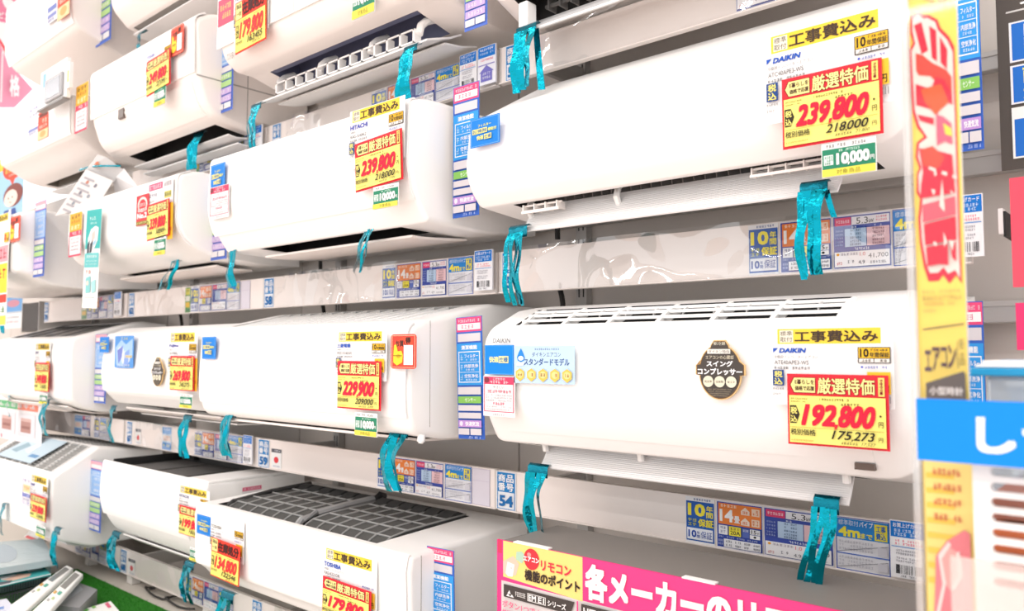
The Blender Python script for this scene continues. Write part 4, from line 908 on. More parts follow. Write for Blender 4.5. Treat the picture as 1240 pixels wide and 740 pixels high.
# lowest row
sheet('S4', 'shS4', c_sheet('SHARP', '6060A8', 'AY-L40', JP), (38,574), (57,622), 1.0145, 'white sheet with yellow header on the grey-grilled unit')
price('pS4', pz('239,800', '218,000', '21,800'), (37.5,597), (55.5,633), 1.006, 'price card reading 239800 on the grey-grilled lower-left unit')
green((44,634), (54.5,653), 1.007, 'green 10,000-yen card below the grey-grilled unit')
sheet('H4', 'shH4', c_sheet('HITACHI', '8A8CA8', 'RAS-V40', JP), (217,587), (253,640), 1.079, 'white sheet with yellow header on the 199800-yen unit')
price('pH4', pz('199,800', '181,637', '18,163'), (217.5,611), (247,655), 1.071, 'red and yellow price card reading 199800')
green((230,662), (244,683), 1.070, 'green 10,000-yen card below the 199800 price card')
sheet('T4', 'shT4', c_sheet('TOSHIBA', '8A8880', 'RAS-E405', JP, hdr=False), (255.5,622), (295,684), 1.0165, 'white sheet behind the stock-clearance card')
price('pT4a', c_clear('134,800', '122,546'), (256.5,650), (290,709), 1.006, 'stock-clearance price card reading 134800', roll=math.radians(2))
sheet('T4', 'shT4b', c_sheet('TOSHIBA', '3A62C0', 'RAS-K221DR', JP, year=False), (392.5,662), (456,752), 1.0165, 'white sheet with yellow header on the right of the foreground filter-open unit')
price('pT4b', pz('179,800', '163,455', '16,345'), (391,697), (449,765), 1.008, 'price card reading 179800 cut by the bottom of the photo', roll=math.radians(1))
# top row
sheet('T1', 'shT1', c_sheet('TOSHIBA', '6A70C0', 'RAS-F405', JP, hdr=False), (178,58), (207,88), 1.0285, 'white sheet on the upper-left unit with square sensor')
price('pT1', pz('249,800', '227,091', '22,709'), (177.5,76), (205,105), 1.02, 'red and yellow price card reading 249800', roll=math.radians(-3))
green((187,105), (200.5,125), 1.02, 'green 10,000-yen card below the 249800 price card')
sheet('P1', 'shP1', c_sheet('TOSHIBA', '8080A0', 'RAS-C405', JP), (285,-22), (325,34), 1.018, 'white sheet on the open-louvre top-row unit')
price('pP1', c_clear('179,800', '163,455'), (285,5), (321,50), 1.012, 'stock-clearance price card reading 179800 on the open-louvre unit', roll=math.radians(-2))
green((427,-22), (454,14), 1.045, 'green 10,000-yen card at the top of the open-louvre unit')
def c_wt(): c = Card(24, 60, 'F2F2F8'); c.scrib(3, 4, 20, 10, '5A62A8', 3); c.scrib(3, 16, 20, 22, '9A9CB8', 3); c.R(2, 34, 22, 42, '7A88C8'); c.R(2, 46, 22, 52, '8A94CC'); c.scrib(3, 54, 18, 58, '5A62A8', 3); return c
put('wt', c_wt, 'installation_sheet', (34.5,132), (47,160), 1.0445, 'white and blue sheet on the monitor unit', 'sheet', 'white installation sheets')
def c_rt(): c = Card(24, 60, 'F25A42'); c.R(2, 3, 22, 12, '7A3A30'); c.scrib(3, 16, 21, 26, 'FBD8C0', 3); c.scrib(3, 29, 21, 35, 'FBE8D8', 4); c.R(0, 40, 24, 60, 'F0D8A8'); c.E(12, 49, 7, 7, 'D8B070', 10); return c
put('rt', c_rt, 'price_card', (46.5,138), (58,165), 1.0435, 'small red card on the monitor unit', 'price card', 'price cards on the air conditioners')
put('wt', c_wt, 'installation_sheet', (58,-14), (69,22), 1.0265, 'white and blue sheet on the top left corner unit', 'sheet', 'white installation sheets')
put('rt', c_rt, 'price_card', (71,-20), (84,16), 1.026, 'red card on the top left corner unit', 'price card', 'price cards on the air conditioners')

# ================================================================== SPEC STRIPS beside the units
def c_spec():
    c = Card(46, 196, '3E6AC8'); c.R(1, 1, 45, 24, 'EE5080'); c.scrib(4, 4, 42, 8.5, 'FFE4EE', 11); c.R(3, 11, 43, 21, 'FBFAFA'); c.scrib(9, 13, 32, 19, 'E08098', 4); c.R(3, 27, 43, 40, 'DDD8DC')
    c.R(1, 43, 45, 110, '3AA0EC'); c.T('清潔機能', 9, 46, 37, 53, 'FFFFFF', .02); c.frame(4, 56, 42, 106, 1.4, 'F2F8FE')
    for k, t in enumerate(('フィルター', '内部洗浄', '空気浄化')):
        y = 58+16*k; c.scrib(7, y+3, 13, y+12, 'A8D4F8', 1); c.T(t, 15, y+2.5, 39, y+8.5, 'FFFFFF', .01); c.scrib(17, y+10, 37, y+13, 'D4EAFC', 5)
        if k: c.R(5, y-1, 41, y-.3, 'E4F2FE')
    c.R(3, 113, 43, 125, 'DDD8DC'); c.R(3, 128, 43, 139, '8CC864'); c.T('センサー', 15, 130.5, 34, 136.5, 'FFFFFF', .0); c.R(3, 142, 43, 151, 'DDD8DC'); c.R(3, 154, 43, 163, 'DDD8DC')
    c.R(3, 166, 43, 177, 'C49ADC'); c.T('快適気流', 15, 168, 39, 175, 'FFFFFF', .02); c.E(8, 171.5, 3, 4, 'F4E8FA', 10)
    c.R(3, 179, 22, 189, 'DDD8DC'); c.R(24, 179, 43, 189, 'DDD8DC'); c.scrib(20, 191, 42, 194.5, 'B8C8F0', 8); return c
def c_spec2():
    c = Card(46, 196, '5A78D0'); c.R(1, 1, 45, 22, 'F4B0BC'); c.R(3, 10, 43, 20, 'FBF0EE'); c.R(1, 26, 45, 96, '9CC4F4'); c.frame(5, 40, 41, 92, 1.4, 'EAF2FE'); c.scrib(9, 30, 37, 37, 'F4F8FE', 4)
    for k in range(3): c.scrib(10, 46+16*k, 38, 53+16*k, 'F4F8FE', 5)
    c.R(3, 100, 43, 112, 'E4E2E4'); c.R(3, 115, 43, 128, 'B4DC94'); c.R(3, 131, 43, 143, 'B4DC94'); c.scrib(8, 118, 38, 125, 'F4FAEE', 5); c.R(3, 146, 43, 159, 'CCB4E4'); c.R(3, 162, 43, 175, 'CCB4E4'); c.scrib(8, 149, 38, 156, 'F6F0FA', 5); c.scrib(8, 165, 38, 172, 'F6F0FA', 5); c.R(3, 178, 22, 190, 'E4E2E4'); c.R(24, 178, 43, 190, 'E4E2E4'); return c
def spec(fn, tl, br, Y, lab, roll=0): return put('spec1' if fn is c_spec else 'spec2', fn, 'feature_strip', tl, br, Y, lab, 'feature strip', 'tall blue feature strips', roll=math.radians(roll))
spec(c_spec, (549,107), (580,260), 1.12, 'tall blue feature strip right of the middle second-row unit')
spec(c_spec, (552,385), (583,534), 1.12, 'tall blue feature strip right of the 229900-yen unit', roll=-2.2)
spec(c_spec, (517,661), (549,810), 1.09, 'tall blue feature strip on the side of the filter-open unit', roll=-1.5)
spec(c_spec, (1150,-62), (1192,180), 1.24, 'tall blue feature strip at upper right beyond the yellow banner')
spec(c_spec, (1152,366), (1198,600), 1.24, 'tall blue feature strip at right below the second-row purchase card')
spec(c_spec2, (257.5,205), (274,313), 1.12, 'pale feature strip between the No.2 unit and the middle unit')
spec(c_spec2, (43,246), (53,334), .970, 'pale feature strip on the leftmost second-row unit')
spec(c_spec2, (116,405), (127.5,489), 1.15, 'pale feature strip between the two leftmost third-row units')
spec(c_spec2, (110,557), (121.5,646), 1.15, 'pale feature strip right of the grey-grilled lower-left unit')
spec(c_spec2, (119.5,-60), (134,47), 1.14, 'pale feature strip on the top left corner unit')
spec(c_spec2, (264,30), (281.5,132), 1.12, 'pale feature strip left of the open-louvre unit')
spec(c_spec2, (563,-90), (590,29), 1.13, 'pale feature strip at the top right of the open-louvre unit')
def c_sidepink(): c = Card(40, 26, 'F6F2F4'); c.R(0, 0, 40, 8, 'F07A98'); c.scrib(3, 2, 37, 6, 'FBE0E8', 8); return c

# ================================================================== TEAL FOIL RIBBONS
def ribbon(label, top, bot, w, Y, n=4, spread=1.0, bow=.012, Yb=None, extra=None, group='teal foil tassels'):
    """tassel taped at pixel top, strands hanging to pixel bot; w = width of the tape in pixels"""
    Yb = Y if Yb is None else Yb
    x0, z0 = at(top[0]-w/2, top[1], Y); x1, _ = at(top[0]+w/2, top[1], Y); xb, zb = at(bot[0], bot[1], Yb)
    wx = x1-x0; xc = (x0+x1)/2; L = z0-zb; r = random.Random(int(top[0]*7+top[1]))
    root = empty('foil_tassel', (xc, Y, z0), label, 'tassel', group)
    def strip(pts, wd, mat, nm):
        m = MB(); vs = []; N = len(pts)
        for (x, y, z), a in pts:
            vs += [(x-wd/2*math.cos(a), y-wd/2*math.sin(a), z), (x+wd/2*math.cos(a), y+wd/2*math.sin(a), z)]
        vs += [(x, y+.0007, z) for x, y, z in vs]; k0 = 2*N
        fs = []
        for i in range(N-1):
            a, b, c_, d = 2*i, 2*i+1, 2*i+3, 2*i+2; fs += [(a, b, c_, d), (k0+d, k0+c_, k0+b, k0+a), (a, d, k0+d, k0+a), (b, k0+b, k0+c_, c_)]
        fs += [(0, k0, k0+1, 1), (2*N-2, 2*N-1, k0+2*N-1, k0+2*N-2)]
        m.add(vs, fs, mat); m.build(nm, root, smooth=60)
    tp = [((xc, Y+.012, z0+.002), 0), ((xc, Y+.004, z0+.004), 0), ((xc, Y-.002, z0-.001), 0), ((xc, Y-.003, z0-.14*L), 0)]
    strip(tp, wx, TEALD, 'tape')
    for k in range(n):
        t = (k+.5)/n-.5; pts = []; tw = r.uniform(-.5, .5); ex = r.uniform(-.15, .15)*wx; lz = r.uniform(.93, 1.0); ph = r.uniform(0, 6)
        for i in range(15):
            s = i/14; x = xc+t*wx*(1+(spread-1)*s)+(xb-xc)*(s**1.6)+ex*s - bow*math.sin(s*math.pi)*.9 + .0015*math.sin(s*9+ph)
            y = Y-.004-.0015*k+(Yb-Y)*s-.006*math.sin(s*math.pi)+.002*math.sin(s*11+ph); z = z0-.08*L-(L*lz*.92)*s
            pts.append(((x, y, z), tw*min(1, 4*s)+.25*math.sin(s*5+ph)*s))
        strip(pts, wx/n*1.02, TEAL, 'strand')
    if extra:
        xe, ze = at(extra[0], extra[1], Y); pts = [((xc+wx*.4+(xe-xc-wx*.4)*(i/10)**1.4, Y+.004+.0006*i, z0-.08*L-(z0-.08*L-ze)*i/10), .5*i/10) for i in range(11)]
        strip(pts, wx/n*.8, TEAL, 'strand')
RB = [
 ('wide teal foil tassel hanging from the cut-off unit at top right', (638,35), (632,113), 24, 1.145, 3, 1.0, .004, None, (652,107)),
 ('teal foil tassel on the right of the open-louvre unit', (498,58), (492,124), 16, 1.11, 3, 1.15, .004, None, None),
 ('teal foil tassel at the left end of the open-louvre unit', (311,128), (308,181), 12, 1.11, 4, 1.3, .004, None, None),
 ('teal foil tassel on the flap of the upper-left square-sensor unit', (241,163), (235,206), 12, 1.15, 3, 1.4, .012, None, None),
 ('short teal tassel below the unit cut off by the top edge', (172,40), (170,62), 6, 1.15, 2, 1, .002, None, None),
 ('thin teal tassel under the top left corner unit', (106,64), (97,93), 5, 1.24, 2, 1.6, .002, None, None),
 ('long teal foil tassel at the left end of the largest upper-right unit', (628,276), (626,372), 22, 1.105, 4, .95, .008, None, None),
 ('widest teal foil tassel, over the orange room-size card of the second row', (986,224), (984,341), 34, 1.10, 4, 1.0, .006, None, (1007,262)),
 ('teal foil tassel at the middle of the dark slot', (450,269), (436,332), 13, 1.075, 4, 1.6, .002, None, None),
 ('teal foil tassel left of the item tag 58', (287,294), (284,350), 11, 1.075, 3, 1.0, .012, None, None),
 ('fringed teal tassel under the unit with the No.2 sticker', (216,312), (200,352), 10, 1.12, 4, 1.8, .004, None, None),
 ('long teal foil tassel beside the item tag 54', (652,563), (655,661), 24, 1.112, 4, .95, .010, None, None),
 ('wide teal foil tassel hanging over the nearest pipe card', (1001,602), (975,727), 31, 1.112, 4, 1.25, .002, None, None),
 ('teal foil tassel hanging from the 229900-yen unit', (484,518), (481,597), 22, 1.045, 3, .9, .022, None, None),
 ('teal foil tassel at the left end of the 229900-yen unit', (281,497), (278,554), 12, 1.045, 4, 1.2, .016, None, None),
 ('teal foil tassel on the right of the 269800-yen unit', (228,503), (225,556), 10, 1.145, 3, 1.1, .012, None, None),
 ('thin teal tassel at the left end of the 269800-yen unit', (138,492), (136,536), 6, 1.145, 2, 1, .014, None, None),
 ('teal tassel right of the white display with the three pictures', (57,484), (56,527), 7, 1.06, 3, 1, .012, None, None),
 ('thin teal tassel in front of the white display with the three pictures', (13,476), (13,505), 3, 1.09, 1, 1, .01, None, None),
 ('teal tassel hanging over the stacked boxes at lower left', (70,639), (70,686), 7, 1.01, 3, 1.1, .002, None, None),
 ('thin teal tassel at the left photo edge above the boxes', (5,610), (4,648), 4, 1.01, 2, 1, .004, None, None),
 ('teal tassel at the left end of the 199800-yen unit', (141,644), (141,691), 9, 1.13, 3, 1.1, .018, None, None),
 ('teal tassel under the 199800 price card', (230,680), (229,731), 11, 1.13, 3, 1.3, .010, None, None),
 ('teal tassel under the stock-clearance price card', (276,716), (270,790), 15, 1.04, 3, 1.1, .010, None, None),
 ('thin teal tassel beside the leftmost second-row sale tag', (6,338), (5,405), 3, 1.0, 2, 1, .006, None, None),
]
for a in RB: ribbon(a[0], a[1], a[2], a[3], a[4], a[5], a[6], a[7], a[8], a[9])

# ================================================================== PINK REMOTE-CONTROL SIGN in the nearest bay, lowest row
PINKY = 1.0
xa, zt = at(602, 653, PINKY); xb, zb = at(1240, 880, PINKY); xb = -.16; zb = .80
def c_pinksign():
    W_, H_ = 1060, 680
    c = Card(W_, H_, 'EE3E86', th=.004)
    c.R(14, 16, W_-14, H_-14, 'D9D2D0'); c.R(0, 0, 1060, 116, 'FB4488'); c.poly([(20,0),(252,0),(252,118),(20,104)], 'F8DC84'); c.R(3, 0, 16, 38, 'EE3E62')
    c.poly([(20,60),(52,38),(70,58),(60,92),(34,100),(20,92)], 'F6C8B4'); c.poly([(34,58),(56,62),(50,98),(36,100),(28,92)], 'FAF4EE'); c.poly([(62,24),(78,20),(92,32),(78,54),(60,46)], 'B4D4BC'); c.E(46, 74, 2, 2, 'C8B8B0', 8)
    c.E(108, 36, 23, 30, 'D83A44'); c.E(101, 24, 6, 6, 'F29A98', 14); c.T('エアコン', 84, 30, 131, 44, 'FFFFFF', .03)
    c.T('リモコン', 136, 32, 222, 60, 'EE3A4E', .03, res=3); c.T('機能のポイント', 88, 66, 246, 98, '3A2E2A', .035, res=3)
    c.T('各メーカーのリモコン', 260, 12, 830, 108, 'FDF8F6', .045, res=3)
    c.poly([(24,124),(232,124),(220,160),(24,160)], '4A4340'); c.poly([(36,148),(42,138),(46,148)], 'F4F0EE'); c.poly([(32,156),(38,148),(44,156)], 'F4F0EE'); c.poly([(44,156),(50,148),(56,156)], 'F4F0EE')
    c.scrib(60, 136, 92, 150, 'E8E4E0', 6); c.frame(98, 132, 152, 154, 2, 'E8E4E0'); c.T('EM', 102, 135, 124, 151, 'F4F0EE', .03); c.T('E1', 130, 135, 148, 151, 'F4F0EE', .03); c.T('シリーズ', 158, 135, 210, 152, 'F4F0EE', .03)
    c.T('ボタン1つでムーブアイが', 22, 168, 234, 188, 'F4688E', .012); c.T('快適をコントロールしてくれる', 22, 194, 224, 214, 'F4688E', .012)
    c.R(240, 118, 244, 680, 'EE3E86'); c.poly([(252,122),(462,122),(450,158),(252,158)], '4A4340'); c.T('HITACHI', 258, 130, 340, 150, 'F4F0EE', .03); c.frame(346, 128, 400, 152, 2, 'E8E4E0'); c.T('JT', 350, 132, 370, 149, 'F4F0EE', .03); c.T('E1', 376, 132, 396, 149, 'F4F0EE', .03)
    c.scrib(252, 166, 450, 184, 'F4688E', 12); c.R(24, 222, 232, 390, 'FBF8F6'); c.scrib(30, 230, 150, 244, 'F4688E', 8); c.R(470, 118, 474, 680, 'EE3E86'); c.poly([(482,122),(692,122),(680,158),(482,158)], '4A4340'); c.scrib(490, 130, 600, 150, 'F4F0EE', 8)
    return c
sg = place('pinksign', c_pinksign, 'remote_sign', xa, zt, xb, zb, PINKY, 'pink and yellow sign board about remote control functions at bottom centre', 'sign')
m = MB(); m.box(xa+.004, xb-.02, PINKY+.0065, 1.16, .76, zt-.002, P('box_grey', '8E8883', .6)); bx_ = m.build('display_box', loc=((xa+xb)/2, 1.1, .76), bevel=.002); tag(bx_, 'dark grey display box behind the pink remote control sign', 'box')
m = MB(); m.box(xa+.1, xb-.1, 1.02, 1.15, DECK_Z, .7599, MATS['deck_skirt']); tag(m.build('riser_block', loc=((xa+xb)/2, 1.1, DECK_Z)), 'pale riser block under the grey display box behind the pink sign', 'riser')
for k, (a, b, w) in enumerate(((622, 664, 'left'), (826, 866, 'right'))):
    x0, _ = at(a, 665 if k == 0 else 700, PINKY); x1, _ = at(b, 675 if k == 0 else 710, PINKY)
    m = MB(); m.box(x0, x1, PINKY-.0012, PINKY+.010, zt+.0002, zt+.0022, PAPER); m.box(x0, x1, PINKY+.0045, PINKY+.0055, zt-.02, zt+.0002, PAPER)
    tag(m.build('tape_clip', loc=(x0, PINKY, zt)), 'white clip on the top edge of the pink sign, '+w+' one of two', 'clip')

# ================================================================== RIGHT FOREGROUND: banner, blue sign, slotted panel
BY = .72
bx0, bz1 = at(1103, -60, BY); bx1 = at(1167, 300, BY)[0]; bx0 = at(1112, 400, BY)[0]
root = empty('banner_stand', ((bx0+bx1)/2, BY, DECK_Z), 'tall yellow vertical banner with big red lettering at the right', 'banner')
bw = bx1-bx0; bh = 1.86-DECK_Z
def c_banner():
    # v = height in pixels of the photograph scale: 100 wide
    H_ = 100*bh/bw; s0 = 100/bw
    c = Card(100, H_, 'F6D862', th=.002)
    def V(py): return (1.86-at(1140, py, BY)[1])*s0
    def X(px): return (px-1112)*100/55
    def L(pts, col): c.poly([(X(a), V(b)) for a, b in pts], col)
    RED, CRM, ORG = 'DC1638', 'EADAD0', 'F25A2A'
    c.R(2, 4, 4, H_-4, 'F0CC40')
    for px, t, col in ((1138, '下', 'F07A3A'), (1152, '取', 'F07A3A')): c.T(t, X(px-6), V(-6), X(px+7), V(8), col, .03)
    # red outline, cream outline and red body of the large lettering
    out = [(1114,10),(1124,6),(1131,14),(1134,13),(1146,23),(1149,34),(1158,46),(1164,60),(1164,345),(1158,334),(1150,344),(1143,333),(1138,340),(1126,340),(1121,322),(1117,292),(1116,262),(1119,238),(1115,230),(1116,206),(1119,200),(1115,186),(1117,168),(1126,162),(1118,150),(1113,130),(1112,100),(1112,52),(1116,44),(1113,30)]
    L(out, RED)
    cr = [(1116,14),(1123,10),(1130,18),(1133,17),(1143,25),(1146,36),(1156,50),(1162,66),(1162,338),(1157,328),(1149,332),(1144,324),(1137,330),(1128,330),(1124,318),(1120,290),(1119,264),(1122,240),(1118,228),(1118,208),(1122,200),(1118,186),(1120,170),(1130,164),(1121,148),(1116,128),(1115,100),(1114,54),(1119,46),(1116,30)]
    L(cr, CRM)
    for q in ([(1118,23),(1127,21),(1134,58),(1126,61)], [(1136,28),(1144,36),(1144,74),(1138,68)], [(1148,44),(1156,62),(1155,86),(1148,76)]): L(q, RED)
    L([(1119,58),(1127,62),(1138,74),(1154,86),(1160,96),(1160,116),(1150,104),(1140,96),(1136,90),(1122,86),(1119,80)], 'EE4436')
    L([(1118,96),(1136,106),(1142,92),(1152,98),(1160,116),(1160,130),(1148,120),(1142,140),(1138,132),(1118,122)], RED); L([(1124,104),(1148,102),(1156,126),(1140,138),(1128,120)], ORG)
    L([(1119,134),(1138,142),(1138,150),(1122,142)], RED); L([(1141,138),(1149,142),(1158,152),(1159,178),(1150,172),(1141,176)], 'F0607A'); L([(1149,150),(1158,158),(1159,168),(1151,164)], 'F6D84A')
    L([(1120,176),(1140,182),(1158,190),(1160,236),(1120,238),(1121,222),(1124,206)], RED); L([(1122,178),(1136,176),(1150,192),(1142,204),(1124,198)], 'F04A34')
    L([(1122,246),(1160,240),(1160,262),(1122,268)], 'EE5A6A'); L([(1123,270),(1160,264),(1160,292),(1124,296)], RED); L([(1125,298),(1150,296),(1150,322),(1140,320),(1126,322)], RED); L([(1152,298),(1159,294),(1159,318),(1155,314)], RED)
    for q in ([(1131,200),(1139,204),(1140,212),(1137,213),(1137,207),(1131,204)], [(1146,208),(1152,210),(1152,215),(1146,212)], [(1158,214),(1163,216),(1163,221),(1158,218)], [(1146,218),(1148,250),(1148,258),(1142,250)], [(1133,228),(1138,230),(1136,237)], [(1155,232),(1158,235),(1157,239)], [(1134,292),(1138,294),(1138,298),(1134,297)], [(1146,282),(1150,294),(1146,300)], [(1152,292),(1158,294),(1155,306)]): L(q, CRM)
    c.scrib(X(1119), V(351), X(1163), V(355), 'C8B060', 9); c.scrib(X(1119), V(358), X(1165), V(364), 'B89A50', 10); c.scrib(X(1120), V(366), X(1160), V(370), 'E8A050', 10); c.scrib(X(1120), V(374), X(1135), V(378), 'C8B060', 4)
    L([(1119,398),(1166,392),(1166,394),(1119,400)], '5A4A38')
    for t, a, b, y0, y1 in (('エ', 1120, 1128, 424, 450), ('ア', 1129, 1138, 420, 449), ('コ', 1139, 1146, 420, 446), ('ン', 1147, 1156, 417, 446)): c.T(t, X(a), V(y0), X(b), V(y1), '5A4048', .03)
    c.T('(', X(1157), V(412), X(1159), V(446), '5A4A48', .01); c.T('新', X(1160), V(410), X(1166), V(424), '6A5A48', .0); c.T('品', X(1160), V(428), X(1166), V(442), '6A5A48', .0)
    L([(1121,464),(1164,449),(1166,452),(1166,740),(1121,740)], '6A625E'); c.T('小型時計', X(1125), V(468), X(1163), V(478), 'E8E0DA', .02)
    # lower half: banner as reflected through clear plastic, painted on as paler print
    L([(1116,484),(1170,484),(1170,760),(1116,760)], 'F8E08A')
    for k in range(8): L([(1118,572+k*18),(1150,572+k*18),(1150,578+k*18),(1118,579+k*18)], 'F0CC5E')
    c.T('激安', X(1124), V(566), X(1158), V(600), 'E89A9A', .02) if False else None
    for k in range(4): c.scrib(X(1126), V(566+k*18), X(1158), V(574+k*18), 'E86A5A', 6)
    L([(1127,672),(1140,652),(1160,636),(1166,640),(1166,760),(1122,760),(1126,700)], 'EE8A92'); L([(1131,672),(1142,658),(1152,664),(1154,690),(1144,712),(1134,700)], 'F2B0AC')
    for q in ([(1130,670),(1142,652),(1145,656),(1134,674),(1138,702),(1130,740),(1126,740),(1134,704)], [(1150,664),(1154,662),(1157,690),(1146,710),(1144,706),(1152,690)]): L(q, 'F2E0DC')
    return c
o = place('banner', c_banner, 'printed_panel', bx0, 1.86, bx1, DECK_Z, BY, parent=root)
m = MB(); m.box(bx0-.006, bx1+.002, BY-.0055, BY-.0045, DECK_Z, 1.868, SHEET); m.box(bx0-.006, bx0-.001, BY-.0055, BY+.006, DECK_Z, 1.868, clear('acrylic_edge', .15, .1, tint=(.93, .92, .9), haze=.25, hz=(.9, .88, .86))); m.build('clear_sleeve', root, smooth=0)
m = MB(); m.box(bx0-.01, bx1+.012, BY-.03, BY+.05, DECK_Z, DECK_Z+.008, SIDE); m.box(bx0, bx1, BY+.002, BY+.006, DECK_Z, 1.86, SIDE); m.build('stand', root)

QY = .66
x0, z1 = at(1109, 482.5, QY); _, z0 = at(1115, 557, QY); x1 = .30
def c_blue():
    Wd = (x1-x0)/(z1-z0)*100; c = Card(Wd, 100, '0A8CF0', th=.003); k = (at(1200, 520, QY)[0]-at(1180, 520, QY)[0])/20*100/(z1-z0)
    c.T('しつもん', 86, 25, 86+275, 81, 'FAFCFE', .035, res=6); return c
root = empty('question_sign', ((x0+x1)/2, QY, DECK_Z), 'bright blue shelf sign with big white lettering at right', 'sign')
place('bluesign', c_blue, 'sign_plate', x0, z1, x1, z0, QY, parent=root)
m = MB()
for x in (.06, .22): m.box(x, x+.012, QY+.004, QY+.014, DECK_Z, z1-.01, STEEL)
m.build('sign_post', root)
# slotted white basket panel with orange goods behind, and a hazy acrylic front
PY_ = .68
px0 = at(1180, 600, PY_)[0]; pz1 = at(1200, 558, PY_)[1]
root = empty('slotted_rack', (px0+.15, PY_, DECK_Z), 'white slotted rack panel below the blue sign', 'rack')
zz = [at(1200, y, PY_)[1] for y in (571, 589.5, 608, 626.5, 645, 664, 684, 704)]
m = MB(); hs = .0034; zprev = pz1; sx0 = px0+.0105; X1_ = .32
m.box(px0-.001, sx0, PY_, PY_+.006, DECK_Z, pz1, SIDE)
for z in zz:
    m.box(sx0, X1_, PY_, PY_+.006, z+hs, zprev, SIDE); zprev = z-hs
m.box(sx0, X1_, PY_, PY_+.006, DECK_Z, zprev, SIDE)
for z in zz:            # rounded slot ends
    for sgn in (1, -1):
        pts = [(sx0, z+sgn*hs)]+[(sx0+hs-hs*math.cos(a), z+sgn*hs*math.sin(a)) for a in [math.radians(q) for q in range(90, -1, -15)]]+[(sx0, z)]
        vs = [(x, PY_, w) for x, w in pts]+[(x, PY_+.006, w) for x, w in pts]; n = len(pts)
        m.add(vs, [tuple(range(n)), tuple(range(n, 2*n))]+[(k, (k+1) % n, n+(k+1) % n, n+k) for k in range(n)], SIDE)
m.build('slotted_panel', root, smooth=0)
for k, (za, zb_, hx, nm) in enumerate(((zz[3]-.004, zz[2]+.004, 'B87A6A', 'dull red carton seen through the slots, topmost of three'), (zz[5]-.006, zz[3]-.006, 'F0885A', 'orange carton seen through the slots, middle of three'), (DECK_Z, zz[5]-.008, 'E6C4BC', 'pale pink carton seen through the slots, lowest of three'))):
    m = MB(); m.box(px0+.008, .30, PY_+.02, PY_+.12, za, zb_-.0005, P('carton_%d' % k, hx, .6)); m.box(px0+.03, px0+.034, PY_+.0195, PY_+.02, za+.001, zb_-.001, PAPER); tag(m.build('carton', loc=(.1, PY_+.06, za), bevel=.001), nm, 'carton')
ax0 = at(1152, 700, .645)[0]; az1 = at(1200, 680, .645)[1]
m = MB(); m.box(ax0, .32, .643, .646, DECK_Z, az1, HAZY); tag(m.build('acrylic_guard', loc=(.1, .644, DECK_Z)), 'hazy clear acrylic guard standing in the bottom right corner', 'acrylic guard')
# clear box with blue lid behind the blue sign
cx0, cz = at(1184, 470, .80); zl = at(1200, 447, .80)[1]; zt2 = at(1210, 437, .86)[1]
zb2 = cz-.12
root = empty('storage_case', (cx0+.1, .83, zb2), 'clear storage case with a blue lid behind the blue sign', 'case')
m = MB(); m.box(cx0+.006, cx0+.24, .80, .93, zb2, zl-.006, clear('case_clear', .12, .08, tint=(.84, .91, .96), haze=.35, hz=(.70, .80, .88))); m.build('clear_body', root, bevel=.004)
m = MB(); m.box(cx0-.004, cx0+.25, .792, .938, zl-.006, zl+.001, P('lid_blue', '28A8E0', .3)); m.box(cx0-.001, cx0+.247, .795, .935, zl+.001, zl+.004, PAPER); m.build('lid', root, bevel=.0015)
m = MB(); m.box(cx0+.02, cx0+.22, .81, .92, DECK_Z, zb2-.0002, SIDE); tag(m.build('case_pedestal', loc=(cx0+.12, .86, DECK_Z), bevel=.003), 'white pedestal under the clear storage case', 'pedestal')
def c_booklet(): c = Card(60, 30, 'F4F4F4'); c.R(0, 22, 60, 30, 'E8EEF4'); c.scrib(8, 6, 26, 14, '4AA8E0', 3); c.scrib(34, 6, 54, 14, '4AA8E0', 3); return c
m = MB(); m.box(cx0+.004, cx0+.24, .80, .92, zl+.0042, zl+.0075, PAPER); m.box(cx0+.012, cx0+.03, .83, .86, zl+.0075, zl+.0077, P('print_blue', '4AA8E0', .5)); m.box(cx0+.05, cx0+.07, .83, .86, zl+.0075, zl+.0077, MATS['print_blue']); tag(m.build('booklet', loc=(cx0+.1, .86, zl+.0042)), 'white booklet lying on the blue lid of the clear case', 'booklet')

# boards on the far right wall
def c_black():
    c = Card(100, 210, '57504B', th=.003); c.T('プラン', 42, -6, 118, 14, 'FAF8F6', .03) if False else None
    c.R(8, 22, 99, 24, 'D8D4D0'); c.T('ラ', 14, 2, 40, 17, 'FAF8F6', .03)
    c.R(10, 36, 99, 84, 'F0F0F4'); c.R(12, 38, 99, 82, '2470CC'); c.R(22, 41, 60, 55, 'F4F4F8'); c.T('標準', 25, 43, 58, 53.5, '2A5AB0', .02); c.R(22, 57, 60, 70, 'F4F4F8'); c.T('取付', 25, 58.5, 58, 69, '2A5AB0', .02); c.T('パイプ', 24, 72, 72, 80.5, 'FFFFFF', .03)
    c.R(10, 88, 99, 134, 'F0F0F4'); c.R(12, 90, 99, 132, '2470CC'); c.T('配管', 20, 92, 70, 111, 'FBEE6A', .03); c.T('カバー', 20, 114, 84, 130, 'FBEE6A', .035)
    c.R(10, 138, 99, 198, 'F4F4F0'); c.R(12, 152, 99, 196, '2470CC'); c.T('2.8', 22, 141, 48, 149, '6AB89A', .0); c.T('取外', 20, 155, 78, 184, 'FBEE6A', .035); c.scrib(24, 189, 60, 192.5, 'E4EEF8', 10); return c
RY = 1.30
x0, z0 = at(1213, 207, RY); z1 = at(1205, -4, RY)[1]
place('blackboard', c_black, 'info_board', x0, z1, x0+.15, z0, RY, 'dark grey information board with blue and yellow panels at the right edge', 'board')
def c_pk():
    c = Card(60, 130, 'F0566A', th=.003); c.R(10, 8, 16, 122, 'F6A45A'); return c
x0, z1 = at(1222, 216, 1.2); z0 = at(1226, 348, 1.2)[1]
